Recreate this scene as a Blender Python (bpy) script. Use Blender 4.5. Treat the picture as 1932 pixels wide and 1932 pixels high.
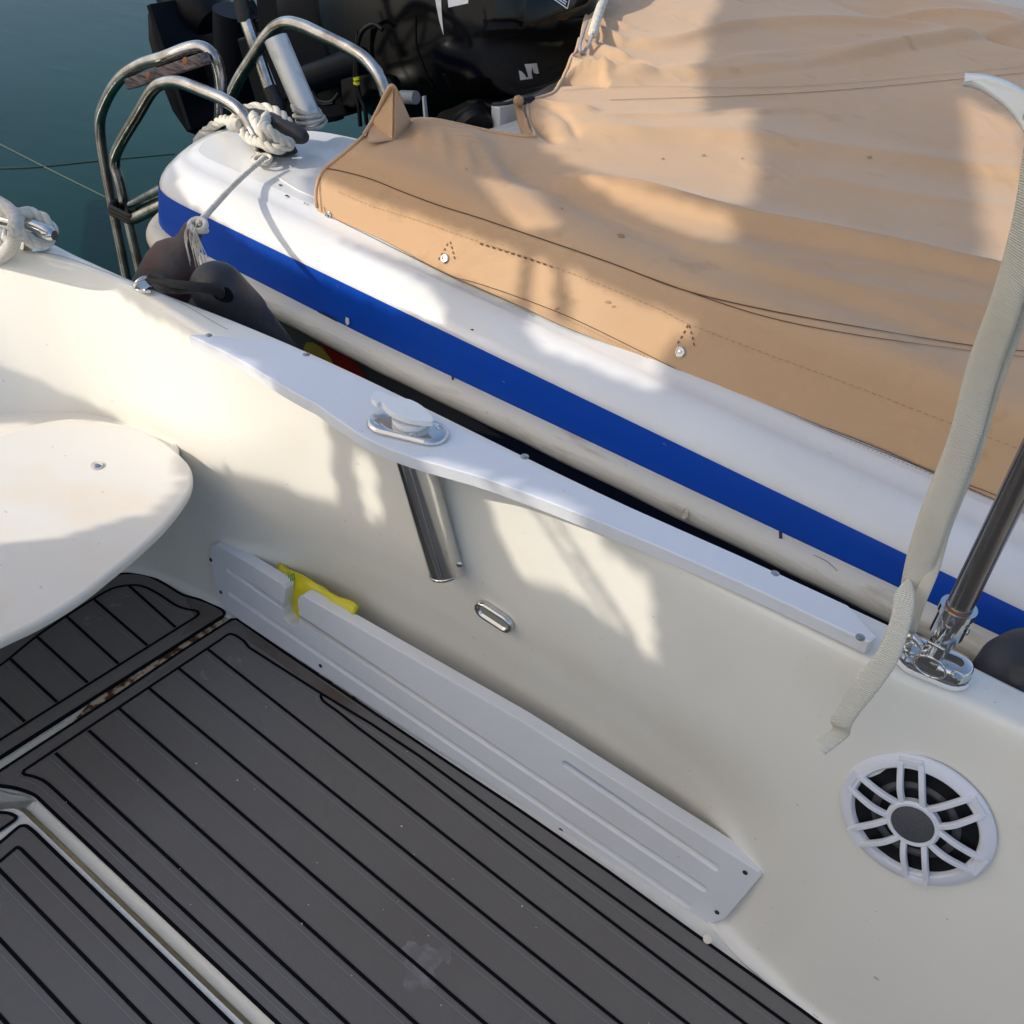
import bpy, bmesh, math, random
from mathutils import Vector, Matrix, Quaternion, noise
from mathutils.bvhtree import BVHTree
random.seed(7)
for o in list(bpy.data.objects): bpy.data.objects.remove(o)
S = bpy.context.scene; COL = S.collection

# ---------------- camera (solved from the floor seams' vanishing points) ----------------
FPX = 2567.0/2560*1932; CC = 966.0
def vray(u, v): return Vector((u-CC, -(v-CC), -FPX))
_a = vray(-2608.1, -1036.2).normalized()
_b = vray(2784.7, -404.5); _b = (_b-_a*_a.dot(_b)).normalized()
AX = -_a; AY = _b; AZ = AX.cross(AY)
RM = Matrix((AX, AY, AZ))                      # camera -> world rotation
CAM = Vector((0, 0, 1.5))
cam = bpy.data.cameras.new('camera'); co = bpy.data.objects.new('camera', cam); COL.objects.link(co)
cam.sensor_width = 36; cam.sensor_height = 36; cam.lens = 36*FPX/1932; cam.clip_start = .02; cam.clip_end = 2000
m4 = RM.to_4x4(); m4.translation = CAM; co.matrix_world = m4
S.camera = co
# ---------------- daylight ----------------
SUN = Vector((-.50, -.66, .56)).normalized()   # direction towards the sun
w = bpy.data.worlds.new("World"); S.world = w; w.use_nodes = True
nt = w.node_tree; bg = nt.nodes['Background']; sky = nt.nodes.new('ShaderNodeTexSky'); sky.sky_type = 'NISHITA'
sky.sun_disc = False; sky.sun_elevation = math.asin(SUN.z); sky.sun_rotation = math.atan2(SUN.x, SUN.y)
sky.air_density = 1.0; sky.dust_density = 2.6; sky.ozone_density = .8
nt.links.new(sky.outputs[0], bg.inputs[0]); bg.inputs[1].default_value = .15
sl = bpy.data.lights.new('sun', 'SUN'); so = bpy.data.objects.new('sun', sl); COL.objects.link(so)
sl.energy = 2.0; sl.angle = math.radians(.5); sl.color = (1, .92, .80)
so.rotation_euler = SUN.to_track_quat('Z', 'Y').to_euler()
S.view_settings.view_transform = 'Standard'; S.view_settings.look = 'None'; S.view_settings.gamma = 1
S.view_settings.use_curve_mapping = False; S.view_settings.exposure = .68

# ---------------- survey helpers: where a sight line meets a real surface ----------------
def P(u, v, z): d = RM @ vray(u, v); return CAM + d*((z-CAM.z)/d.z)
def Q(u, v, y, s=0.): d = RM @ vray(u, v); return CAM + d*((y+s*CAM.z-CAM.y)/(d.y-s*d.z))
def QX(u, v, x): d = RM @ vray(u, v); return CAM + d*((x-CAM.x)/d.x)
def D(u, v, t): return CAM + (RM @ vray(u, v)).normalized()*t
def PP(u, v, p0, n): d = RM @ vray(u, v); return CAM + d*((p0-CAM).dot(n)/d.dot(n))
WY, WS = .93, .12
def W(u, v): return Q(u, v, WY, WS)

# ---------------- materials ----------------
def nd(t, k): return t.nodes.new(k)
def mat(name, col, rough=.5, metal=0., var=0., vscale=4., bump=0., bscale=60., col2=None, spec=.5, coat=0., stretch=(1, 1, 1), detail=4., thr=None, trans=0.):
    m = bpy.data.materials.new(name); m.use_nodes = True; t = m.node_tree; b = t.nodes['Principled BSDF']
    b.inputs['Base Color'].default_value = (*col, 1); b.inputs['Roughness'].default_value = rough
    b.inputs['Metallic'].default_value = metal; b.inputs['Specular IOR Level'].default_value = spec
    b.inputs['Coat Weight'].default_value = coat; b.inputs['Coat Roughness'].default_value = .08
    tc = nd(t, 'ShaderNodeTexCoord'); mp = nd(t, 'ShaderNodeMapping'); mp.inputs['Scale'].default_value = stretch
    t.links.new(tc.outputs['Object'], mp.inputs[0])
    if var or col2:
        n = nd(t, 'ShaderNodeTexNoise'); n.inputs['Scale'].default_value = vscale; n.inputs['Detail'].default_value = detail
        r = nd(t, 'ShaderNodeValToRGB'); t.links.new(mp.outputs[0], n.inputs[0]); t.links.new(n.outputs[0], r.inputs[0])
        c2 = col2 or tuple(min(1, c*(1-var)) for c in col)
        lo, hi = thr or (.3, .7)
        r.color_ramp.elements[0].position = lo; r.color_ramp.elements[1].position = hi
        r.color_ramp.elements[0].color = (*c2, 1); r.color_ramp.elements[1].color = (*col, 1)
        t.links.new(r.outputs[0], b.inputs['Base Color'])
        rr = nd(t, 'ShaderNodeMapRange'); t.links.new(n.outputs[0], rr.inputs[0])
        rr.inputs[3].default_value = min(1, rough*1.2); rr.inputs[4].default_value = rough*.85
        t.links.new(rr.outputs[0], b.inputs['Roughness'])
    if bump:
        n2 = nd(t, 'ShaderNodeTexNoise'); n2.inputs['Scale'].default_value = bscale; n2.inputs['Detail'].default_value = 5
        bp = nd(t, 'ShaderNodeBump'); bp.inputs['Strength'].default_value = bump; bp.inputs['Distance'].default_value = .004
        t.links.new(mp.outputs[0], n2.inputs[0]); t.links.new(n2.outputs[0], bp.inputs['Height']); t.links.new(bp.outputs[0], b.inputs['Normal'])
    if trans: b.inputs['Transmission Weight'].default_value = trans
    return m
M = {}
M['gel'] = mat('cream_gelcoat', (.82, .79, .71), .30, var=.05, vscale=3, bump=.02, bscale=25, coat=.3)
M['hull'] = mat('white_gelcoat', (.73, .725, .71), .3, var=.04, vscale=6, coat=.3, bump=.02, bscale=30)
M['board'] = mat('pale_grey_plastic_board', (.735, .745, .775), .45, var=.03, vscale=9, bump=.05, bscale=220)
M['seat'] = mat('seat_plastic', (.70, .68, .64), .45, col2=(.70, .61, .49), vscale=7, thr=(.22, .5), bump=.04, bscale=200)
M['pad'] = mat('eva_deck_foam', (.165, .157, .148), .78, col2=(.145, .128, .114), vscale=2.2, bump=.25, bscale=900)
M['caulk'] = mat('black_caulk', (.003, .003, .005), .9, spec=.15)
M['caulk_edge'] = mat('painted_edge_highlight', (.21, .205, .21), .6)
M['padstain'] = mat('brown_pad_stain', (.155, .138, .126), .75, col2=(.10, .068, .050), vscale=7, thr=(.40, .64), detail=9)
M['grime'] = mat('grimy_gelcoat', (.62, .50, .36), .6, col2=(.11, .045, .018), vscale=48, thr=(.44, .54), stretch=(1, 1, 1), detail=8)
M['steel'] = mat('polished_steel', (.70, .69, .67), .13, 1., var=.15, vscale=8, bump=.03, bscale=30)
M['rail'] = mat('weathered_steel', (.62, .60, .57), .2, 1., col2=(.30, .26, .22), vscale=14, thr=(.35, .6), bump=.15, bscale=60)
M['oldsteel'] = mat('dull_pole_steel', (.46, .44, .42), .24, 1., col2=(.16, .13, .11), vscale=9, thr=(.35, .65), stretch=(1, 1, .25), bump=.05)
M['galv'] = mat('galvanised_metal', (.42, .43, .43), .5, .7, col2=(.62, .62, .6), vscale=30, thr=(.5, .7), bump=.1)
M['rub'] = mat('weathered_rubber_cream', (.74, .68, .56), .45, col2=(.50, .40, .27), vscale=6, thr=(.26, .44), stretch=(1.2, 6, 6), bump=.35, bscale=25, detail=9)
M['blue'] = mat('blue_stripe', (.002, .065, .45), .42, var=.1, vscale=5, spec=.25)
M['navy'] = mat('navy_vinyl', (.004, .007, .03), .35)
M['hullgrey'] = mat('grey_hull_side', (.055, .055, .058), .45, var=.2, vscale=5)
M['olive'] = mat('olive_print', (.32, .27, .03), .5); M['red'] = mat('dark_red_print', (.20, .008, .006), .5)
M['black'] = mat('matt_black', (.004, .004, .005), .45, spec=.3, bump=.1, bscale=80)
M['cowl'] = mat('gloss_black_cowl', (.003, .003, .0035), .12, spec=.28, bump=.015, bscale=8)
M['cowlbrown'] = M['cowl']
M['engine'] = mat('satin_navy_engine', (.003, .0045, .009), .5, spec=.12, bump=.1, bscale=30)
M['silver'] = mat('silver_print', (.65, .65, .66), .4, .3); M['white'] = mat('white_print', (.8, .8, .8), .5)
M['yellow_tape'] = mat('yellow_tape', (.85, .85, .02), .4)
M['rope'] = mat('white_rope', (.74, .70, .61), .8, var=.3, vscale=40, bump=.6, bscale=300)
M['braid'] = mat('grey_braided_rope', (.60, .59, .55), .8, var=.3, vscale=150, bump=.9, bscale=350)
M['cordw'] = mat('grey_cord', (.50, .49, .46), .8, var=.3, vscale=90, bump=.7, bscale=400)
M['cordb'] = mat('black_cord', (.008, .008, .009), .7, bump=.7, bscale=300)
M['fbrown'] = mat('brown_fender_rubber', (.070, .030, .026), .6, col2=(.045, .04, .042), vscale=12, thr=(.4, .6), bump=.5, bscale=90)
M['fblack'] = mat('black_fender_rubber', (.011, .012, .017), .5, col2=(.03, .03, .034), vscale=9, thr=(.4, .7), bump=.3, bscale=60)
M['wood'] = mat('weathered_wood', (.22, .18, .17), .8, col2=(.07, .055, .05), vscale=20, thr=(.4, .6), stretch=(1, 8, 8), bump=.9, bscale=50)
M['rust'] = mat('rusty_bolt', (.28, .10, .04), .7)
M['bag'] = mat('yellow_plastic_bag', (.72, .62, .015), .32, var=.15, vscale=20, bump=.5, bscale=40)
M['green'] = mat('green_print', (.02, .26, .04), .5)
M['strap'] = mat('webbing', (.82, .77, .64), .8, var=.12, vscale=12)
M['strap_edge'] = mat('webbing_edge', (.84, .82, .76), .7)
M['spk'] = mat('speaker_plastic', (.70, .71, .76), .35, var=.02)
M['mesh'] = mat('speaker_mesh', (.10, .10, .11), .6, var=.6, vscale=900); M['cone'] = mat('speaker_cone', (.05, .05, .058), .45)
M['lens'] = mat('frosted_lens', (.34, .35, .30), .3)
M['canvas'] = mat('blocker_sheet', (.30, .30, .30), .9)  # sheet of the added, unseen light blocker
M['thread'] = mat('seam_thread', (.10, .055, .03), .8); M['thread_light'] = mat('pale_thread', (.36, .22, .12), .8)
M['stain'] = mat('dried_stain', (.20, .19, .19), .7)
M['hole'] = mat('screw_hole', (.03, .028, .028), .6)
M['tape'] = mat('black_tape', (.014, .014, .016), .45, bump=.8, bscale=60)
M['plasticgrey'] = mat('grey_plug', (.30, .31, .33), .5)
M["sunkrope"] = mat("sunken_rope", (.020, .045, .038), .7); M["stain2"] = mat("faint_stain", (.225, .21, .205), .8, col2=(.165, .148, .140), vscale=60, thr=(.44, .66), detail=9)
BLOCKER_T = .6  # translucency of the added blocker, gives fill light
# webbing ribs
def ribs(m, sc, strength):
    t = m.node_tree; b = t.nodes['Principled BSDF']; uv = nd(t, 'ShaderNodeTexCoord')
    wv = nd(t, 'ShaderNodeTexWave'); wv.wave_type = 'BANDS'; wv.bands_direction = 'Y'; wv.inputs['Scale'].default_value = sc; wv.inputs['Distortion'].default_value = .4
    bp = nd(t, 'ShaderNodeBump'); bp.inputs['Strength'].default_value = strength; bp.inputs['Distance'].default_value = .002
    t.links.new(uv.outputs['UV'], wv.inputs[0]); t.links.new(wv.outputs[0], bp.inputs['Height']); t.links.new(bp.outputs[0], b.inputs['Normal'])
# faint yellowed patches, scuffs and specks on the gelcoat
def wear(m, stain, amt, speck=.74):
    t = m.node_tree; b = t.nodes['Principled BSDF']; src = b.inputs['Base Color'].links[0].from_socket; tc = nd(t, 'ShaderNodeTexCoord')
    n = nd(t, 'ShaderNodeTexNoise'); n.inputs['Scale'].default_value = 2.7; n.inputs['Detail'].default_value = 6; n.inputs['Distortion'].default_value = .5
    r1 = nd(t, 'ShaderNodeMapRange'); r1.inputs[1].default_value = .52; r1.inputs[2].default_value = .72; r1.inputs[4].default_value = amt
    mx = nd(t, 'ShaderNodeMixRGB'); mx.inputs[2].default_value = (*stain, 1)
    t.links.new(tc.outputs['Object'], n.inputs[0]); t.links.new(n.outputs[0], r1.inputs[0]); t.links.new(r1.outputs[0], mx.inputs[0]); t.links.new(src, mx.inputs[1])
    n2 = nd(t, 'ShaderNodeTexNoise'); n2.inputs['Scale'].default_value = 95; n2.inputs['Detail'].default_value = 2
    r2 = nd(t, 'ShaderNodeMapRange'); r2.inputs[1].default_value = speck; r2.inputs[2].default_value = speck+.04; r2.inputs[4].default_value = .6
    mp = nd(t, 'ShaderNodeMapping'); mp.inputs['Scale'].default_value = (.6, 1, 1.6); mp.inputs['Rotation'].default_value = (.3, .2, .5); t.links.new(tc.outputs['Object'], mp.inputs[0]); t.links.new(mp.outputs[0], n2.inputs[0])
    mx2 = nd(t, 'ShaderNodeMixRGB'); mx2.inputs[2].default_value = (.36, .31, .25, 1); t.links.new(n2.outputs[0], r2.inputs[0]); t.links.new(r2.outputs[0], mx2.inputs[0]); t.links.new(mx.outputs[0], mx2.inputs[1])
    t.links.new(mx2.outputs[0], b.inputs['Base Color'])
wear(M['gel'], (.68, .61, .49), .35); wear(M['hull'], (.62, .58, .50), .4, .75); wear(M['board'], (.66, .64, .60), .4, .76); wear(M['seat'], (.74, .62, .46), .5, .73); wear(M['blue'], (.01, .06, .36), .6, .76); wear(M['rub'], (.60, .48, .32), .5, .72)
ribs(M['strap'], 125, .7)
# tan canvas: weave, faded blotches, dirt specks
def canvas_mat():
    m = mat('tan_cover_canvas', (.49, .300, .160), .88, col2=(.54, .355, .208), vscale=1.6, thr=(.35, .65))
    t = m.node_tree; b = t.nodes['Principled BSDF']; tc = nd(t, 'ShaderNodeTexCoord')
    src = b.inputs['Base Color'].links[0].from_socket
    n = nd(t, 'ShaderNodeTexNoise'); n.inputs['Scale'].default_value = 14; n.inputs['Detail'].default_value = 9
    mp = nd(t, 'ShaderNodeMapping'); mp.inputs['Scale'].default_value = (.8, 1.3, 1); t.links.new(tc.outputs['Object'], mp.inputs[0]); t.links.new(mp.outputs[0], n.inputs[0])
    r = nd(t, 'ShaderNodeValToRGB'); r.color_ramp.elements[0].position = .22; r.color_ramp.elements[1].position = .36
    t.links.new(n.outputs[0], r.inputs[0])
    mx = nd(t, 'ShaderNodeMixRGB'); mx.inputs[1].default_value = (.41, .265, .135, 1); t.links.new(r.outputs[0], mx.inputs[0]); t.links.new(src, mx.inputs[2])
    t.links.new(mx.outputs[0], b.inputs['Base Color'])
    n1 = nd(t, 'ShaderNodeTexNoise'); n1.inputs['Scale'].default_value = 5; n1.inputs['Detail'].default_value = 3; n1.inputs['Distortion'].default_value = .8
    mp1 = nd(t, 'ShaderNodeMapping'); mp1.inputs['Scale'].default_value = (.8, 1.2, 1); t.links.new(tc.outputs['Object'], mp1.inputs[0]); t.links.new(mp1.outputs[0], n1.inputs[0])
    b1 = nd(t, 'ShaderNodeBump'); b1.inputs['Strength'].default_value = .35; b1.inputs['Distance'].default_value = .03; t.links.new(n1.outputs[0], b1.inputs['Height'])
    n2 = nd(t, 'ShaderNodeTexNoise'); n2.inputs['Scale'].default_value = 700; b2 = nd(t, 'ShaderNodeBump'); b2.inputs['Strength'].default_value = .3; b2.inputs['Distance'].default_value = .002
    t.links.new(tc.outputs['Object'], n2.inputs[0]); t.links.new(n2.outputs[0], b2.inputs['Height']); t.links.new(b1.outputs[0], b2.inputs['Normal'])
    t.links.new(b2.outputs[0], b.inputs['Normal'])
    b.inputs['Sheen Weight'].default_value = .2
    return m
M['cover'] = canvas_mat()
def water_mat():
    m = bpy.data.materials.new('harbour_water'); m.use_nodes = True; t = m.node_tree; b = t.nodes['Principled BSDF']
    b.inputs['Base Color'].default_value = (.012, .050, .058, 1); b.inputs['Roughness'].default_value = .16; b.inputs['IOR'].default_value = 1.33; b.inputs['Specular IOR Level'].default_value = .14
    tc = nd(t, 'ShaderNodeTexCoord'); n = nd(t, 'ShaderNodeTexNoise'); n.inputs['Scale'].default_value = 3.5; n.inputs['Detail'].default_value = 4; n.inputs['Distortion'].default_value = .6
    mp = nd(t, 'ShaderNodeMapping'); mp.inputs['Scale'].default_value = (.7, 1.6, 1)
    t.links.new(tc.outputs['Object'], mp.inputs[0]); t.links.new(mp.outputs[0], n.inputs[0])
    bp = nd(t, 'ShaderNodeBump'); bp.inputs['Strength'].default_value = .06; bp.inputs['Distance'].default_value = .04
    t.links.new(n.outputs[0], bp.inputs['Height']); t.links.new(bp.outputs[0], b.inputs['Normal'])
    n3 = nd(t, 'ShaderNodeTexNoise'); n3.inputs['Scale'].default_value = .5; t.links.new(tc.outputs['Object'], n3.inputs[0])
    r = nd(t, 'ShaderNodeValToRGB'); r.color_ramp.elements[0].position = .35; r.color_ramp.elements[1].position = .65
    r.color_ramp.elements[0].color = (.002, .022, .021, 1); r.color_ramp.elements[1].color = (.004, .031, .028, 1)
    t.links.new(n3.outputs[0], r.inputs[0]); t.links.new(r.outputs[0], b.inputs['Base Color'])
    return m
M['water'] = water_mat()

# ---------------- object helpers ----------------
def tag(o, label=None, cat=None, group=None, kind=None):
    if label: o['label'] = label
    if cat: o['category'] = cat
    if group: o['group'] = group
    if kind: o['kind'] = kind
    return o
def thing(name, label, cat, loc=(0, 0, 0), group=None):
    o = bpy.data.objects.new(name, None); COL.objects.link(o); o.location = loc; o.empty_display_size = .05
    return tag(o, label, cat, group)
def mobj(name, verts, faces, m, parent=None, smooth=True, mats=None, fm=None, uvs=None):
    me = bpy.data.meshes.new(name); me.from_pydata([tuple(v) for v in verts], [], faces)
    for k in (mats or [m]): me.materials.append(M[k])
    if fm:
        for p, i in zip(me.polygons, fm): p.material_index = i
    if uvs:
        l = me.uv_layers.new(name='UVMap')
        for p in me.polygons:
            for li in p.loop_indices: l.data[li].uv = uvs[me.loops[li].vertex_index]
    me.polygons.foreach_set('use_smooth', [smooth]*len(me.polygons)); me.update()
    o = bpy.data.objects.new(name, me); COL.objects.link(o)
    if parent is not None: setparent(o, parent)
    return o
def setparent(o, p):
    o.parent = p
    q = p; off = Vector((0, 0, 0))
    while q is not None: off += q.location; q = q.parent
    o.location = -off          # meshes are written in world metres
    # keep chain consistent: parent's own offset already handled
def fixn(o):
    bm = bmesh.new(); bm.from_mesh(o.data); bmesh.ops.recalc_face_normals(bm, faces=bm.faces); bm.to_mesh(o.data); bm.free(); return o
def cr(pts, n=8, closed=False):
    pts = [Vector(p) for p in pts]; out = []; N = len(pts)
    rng = range(N) if closed else range(N-1)
    for i in rng:
        if closed: p0, p1, p2, p3 = pts[i-1], pts[i], pts[(i+1) % N], pts[(i+2) % N]
        else: p0, p1, p2, p3 = pts[max(i-1, 0)], pts[i], pts[i+1], pts[min(i+2, N-1)]
        for k in range(n):
            t = k/n
            out.append(.5*((2*p1)+(p2-p0)*t+(2*p0-5*p1+4*p2-p3)*t*t+(3*p1-p0-3*p2+p3)*t**3))
    if not closed: out.append(pts[-1])
    return out
def frames(path, closed=False):
    N = len(path); T = []
    for i in range(N):
        a = path[i-1] if (i > 0 or closed) else path[0]; b = path[(i+1) % N] if (i < N-1 or closed) else path[-1]
        T.append((b-a).normalized() if (b-a).length > 1e-9 else Vector((0, 0, 1)))
    n = T[0].orthogonal().normalized(); F = []
    for i in range(N):
        if i: n = T[i-1].rotation_difference(T[i]) @ n
        n = (n-T[i]*n.dot(T[i])).normalized(); F.append((n.copy(), T[i].cross(n)))
    return T, F
def tubegeo(path, r, seg=12, closed=False, cap=True, flat=None):
    T, F = frames(path, closed); V = []; Fc = []; N = len(path)
    for i, p in enumerate(path):
        rr = r[i] if isinstance(r, (list, tuple)) else r
        for k in range(seg):
            a = 2*math.pi*k/seg; V.append(p+F[i][0]*math.cos(a)*rr+F[i][1]*math.sin(a)*rr)
    for i in range(N if closed else N-1):
        j = (i+1) % N
        for k in range(seg): Fc.append((i*seg+k, i*seg+(k+1) % seg, j*seg+(k+1) % seg, j*seg+k))
    if cap and not closed: Fc.append(tuple(range(seg))[::-1]); Fc.append(tuple((N-1)*seg+k for k in range(seg)))
    return V, Fc
def merge(geos):
    V = []; Fc = []
    for v, f in geos:
        o = len(V); V += list(v); Fc += [tuple(i+o for i in q) for q in f]
    return V, Fc
def tube(name, pts, r, m, parent=None, seg=16, n=8, smooth=True, closed=False, cap=True):
    path = cr(pts, n, closed) if n > 1 else [Vector(p) for p in pts]
    if isinstance(r, (list, tuple)) and len(r) != len(path):
        L = len(pts)-1; rr = []
        for i in range(len(path)):
            t = i/(len(path)-1)*L; k = min(int(t), L-1); rr.append(r[k]*(1-(t-k))+r[k+1]*(t-k))
        r = rr
    o = mobj(name, *tubegeo(path, r, seg, closed, cap), m, parent, smooth)
    if smooth: autosmooth(o)
    return o
def autosmooth(o, ang=40):
    bm = bmesh.new(); bm.from_mesh(o.data)
    for e in bm.edges:
        if len(e.link_faces) == 2 and e.calc_face_angle(0) > math.radians(ang): e.smooth = False
    bm.to_mesh(o.data); bm.free(); return o
def resample(path, step):
    out = [path[0].copy()]; acc = 0
    for a, b in zip(path, path[1:]):
        L = (b-a).length
        while acc+L >= step and L > 1e-9:
            t = (step-acc)/L; a = a.lerp(b, t); out.append(a.copy()); L = (b-a).length; acc = 0
        acc += L
    return out
def rope(name, pts, r, m, parent=None, pitch=None, strands=3, geo=False, closed=False):
    path = resample(cr(pts, 14, closed), r*.45); T, F = frames(path); pitch = pitch or r*7; gs = []
    s = 0
    for k in range(strands):
        q = []; s = 0
        for i, p in enumerate(path):
            if i: s += (p-path[i-1]).length
            a = 2*math.pi*(k/strands+s/pitch); q.append(p+(F[i][0]*math.cos(a)+F[i][1]*math.sin(a))*r*.5)
        gs.append(tubegeo(q, r*.56, 8))
    g = merge(gs)
    if geo: return g
    return mobj(name, *g, m, parent)
def prism(name, pts, dv, m, parent=None, bevel=0., seg=3, smooth=False):
    n = len(pts); dv = Vector(dv); pts = [Vector(p) for p in pts]
    V = pts+[p+dv for p in pts]; Fc = [tuple(range(n))[::-1], tuple(range(n, 2*n))]+[(i, (i+1) % n, (i+1) % n+n, i+n) for i in range(n)]
    o = fixn(mobj(name, V, Fc, m, parent, smooth))
    if bevel:
        b = o.modifiers.new('bevel', 'BEVEL'); b.width = bevel; b.segments = seg; b.limit_method = 'ANGLE'; b.angle_limit = math.radians(50); b.harden_normals = False
    return o
def lathe(name, prof, origin, axis, m, parent=None, seg=32, scale=(1, 1), ref=None, closed=False):
    axis = Vector(axis).normalized(); n = Vector(ref) if ref is not None else axis.orthogonal(); n = (n-axis*n.dot(axis)).normalized(); b = axis.cross(n)
    V = []; Fc = []; origin = Vector(origin)
    for r, h in prof:
        for k in range(seg):
            a = 2*math.pi*k/seg; V.append(origin+axis*h+n*math.cos(a)*r*scale[0]+b*math.sin(a)*r*scale[1])
    for i in range(len(prof)-1):
        for k in range(seg): Fc.append((i*seg+k, i*seg+(k+1) % seg, (i+1)*seg+(k+1) % seg, (i+1)*seg+k))
    if prof[0][0] > 1e-6 and not closed: Fc.append(tuple(range(seg))[::-1])
    if prof[-1][0] > 1e-6 and not closed: Fc.append(tuple((len(prof)-1)*seg+k for k in range(seg)))
    return autosmooth(fixn(mobj(name, V, Fc, m, parent)), 35)
def boxgeo(c, ax, ay, az):
    c = Vector(c); V = [c+ax*i+ay*j+az*k for i in (-1, 1) for j in (-1, 1) for k in (-1, 1)]
    return V, [(0, 1, 3, 2), (4, 6, 7, 5), (0, 4, 5, 1), (2, 3, 7, 6), (0, 2, 6, 4), (1, 5, 7, 3)]
def grid(name, rows, m, parent=None, uv=False, smooth=True):
    V = [p for r in rows for p in r]; n = len(rows[0]); F_ = [(i*n+j, i*n+j+1, (i+1)*n+j+1, (i+1)*n+j) for i in range(len(rows)-1) for j in range(n-1)]
    return mobj(name, V, F_, m, parent, smooth)
def ribbon_on_floor(pts, wd, z, closed=False):
    pts = [Vector((p[0], p[1], z)) for p in pts]; N = len(pts); V = []
    for i in range(N):
        a = pts[i-1] if (i or closed) else pts[0]; b = pts[(i+1) % N] if (i < N-1 or closed) else pts[-1]
        t = (b-a).normalized(); s = Vector((-t.y, t.x, 0)); V += [pts[i]+s*wd/2, pts[i]-s*wd/2]
    return V, [(2*i, 2*i+1, (2*((i+1) % N))+1, 2*((i+1) % N)) for i in range(N if closed else N-1)]
_bvh = {}
def bvh(o):
    if o.name not in _bvh:
        me = o.data; _bvh[o.name] = BVHTree.FromPolygons([v.co.copy() for v in me.vertices], [tuple(p.vertices) for p in me.polygons])
    return _bvh[o.name]
def hit(o, u, v):
    d = (RM @ vray(u, v)).normalized(); loc, n, i, dist = bvh(o).ray_cast(CAM, d)
    if loc is None: return None, None
    if n.dot(d) > 0: n = -n
    return loc, n
def patch_grid(name, o, quad, m, parent=None, off=.002, n=12):
    (a0, b0, c0_, d0) = quad; rows = []
    for i in range(n+1):
        rr = []
        for j in range(n+1):
            s, t = i/n, j/n; s2 = s; t2 = t
            u = (a0[0]*(1-s)+b0[0]*s)*(1-t)+(d0[0]*(1-s)+c0_[0]*s)*t; v = (a0[1]*(1-s)+b0[1]*s)*(1-t)+(d0[1]*(1-s)+c0_[1]*s)*t
            l, nn = hit(o, u, v)
            if l is None: return None
            e = min(1, min(s, 1-s, t, 1-t)*6); rr.append(l+nn*off*e)
        rows.append(rr)
    return grid(name, rows, m, parent)
def line_on(name, o, uvpts, wd, m, parent=None, off=.0012, dash=None, th=None):
    """a seam or crack lying on surface o, given by survey points"""
    pts = cr([Vector((u, v, 0)) for u, v in uvpts], 10); H = []
    for p in pts:
        l, n = hit(o, p.x, p.y)
        if l is not None: H.append((l+n*off, n))
    V = []; F_ = []
    if dash:
        path = resample([h[0] for h in H], dash*.5); hh = []
        for p in path:
            k = min(range(len(H)), key=lambda i: (H[i][0]-p).length); hh.append((p, H[k][1]))
        for i in range(0, len(hh)-1, 2):
            a, n = hh[i]; b, _ = hh[i+1]; s = (b-a).normalized().cross(n)*wd/2; k = len(V); V += [a+s, a-s, b-s, b+s]; F_.append((k, k+1, k+2, k+3))
    else:
        for i, (p, n) in enumerate(H):
            a = H[max(i-1, 0)][0]; b = H[min(i+1, len(H)-1)][0]; s = (b-a).normalized().cross(n)*wd/2; V += [p+s, p-s]
        F_ = [(2*i, 2*i+1, 2*i+3, 2*i+2) for i in range(len(H)-1)]
    return mobj(name, V, F_, m, parent, False) if V else None
def patch_on(name, o, uvpts, m, parent=None, off=.0015, th=0.):
    H = [hit(o, u, v) for u, v in uvpts]; H = [h for h in H if h[0] is not None]
    if len(H) < 3: return None
    V = [l+n*off for l, n in H]
    if th: return prism(name, V, H[0][1]*th, m, parent, bevel=th*.25)
    return mobj(name, V, [tuple(range(len(V)))], m, parent, False)
def oval(c, ax, ay, n=24, p=2.):
    out = []
    for k in range(n):
        a = 2*math.pi*k/n; ca, sa = math.cos(a), math.sin(a)
        out.append(Vector(c)+Vector(ax)*math.copysign(abs(ca)**(2/p), ca)+Vector(ay)*math.copysign(abs(sa)**(2/p), sa))
    return out
def stadium(c, ax, ay, L, r, n=10):
    """long round-ended outline: half length L along ax, radius r"""
    out = []
    for s in (1, -1):
        for k in range(n+1):
            a = -math.pi/2+math.pi*k/n; out.append(Vector(c)+Vector(ax)*s*(L-r+r*math.cos(a))+Vector(ay)*s*r*math.sin(a))
    return out
def screw(c, n, r, parent, m='steel', name='screw'):
    c = Vector(c); n = Vector(n).normalized()
    o = lathe(name, [(r, 0), (r*.95, r*.25), (r*.6, r*.42), (0.0, r*.48)], c, n, m, parent, 14)
    return o
# ================= setting: water =================
bm = bmesh.new(); bmesh.ops.create_grid(bm, x_segments=2, y_segments=2, size=400)
me = bpy.data.meshes.new('water'); bm.to_mesh(me); bm.free(); me.materials.append(M['water'])
o = bpy.data.objects.new('water', me); COL.objects.link(o); o.location = (0, 0, -.35); o['kind'] = 'structure'

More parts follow.
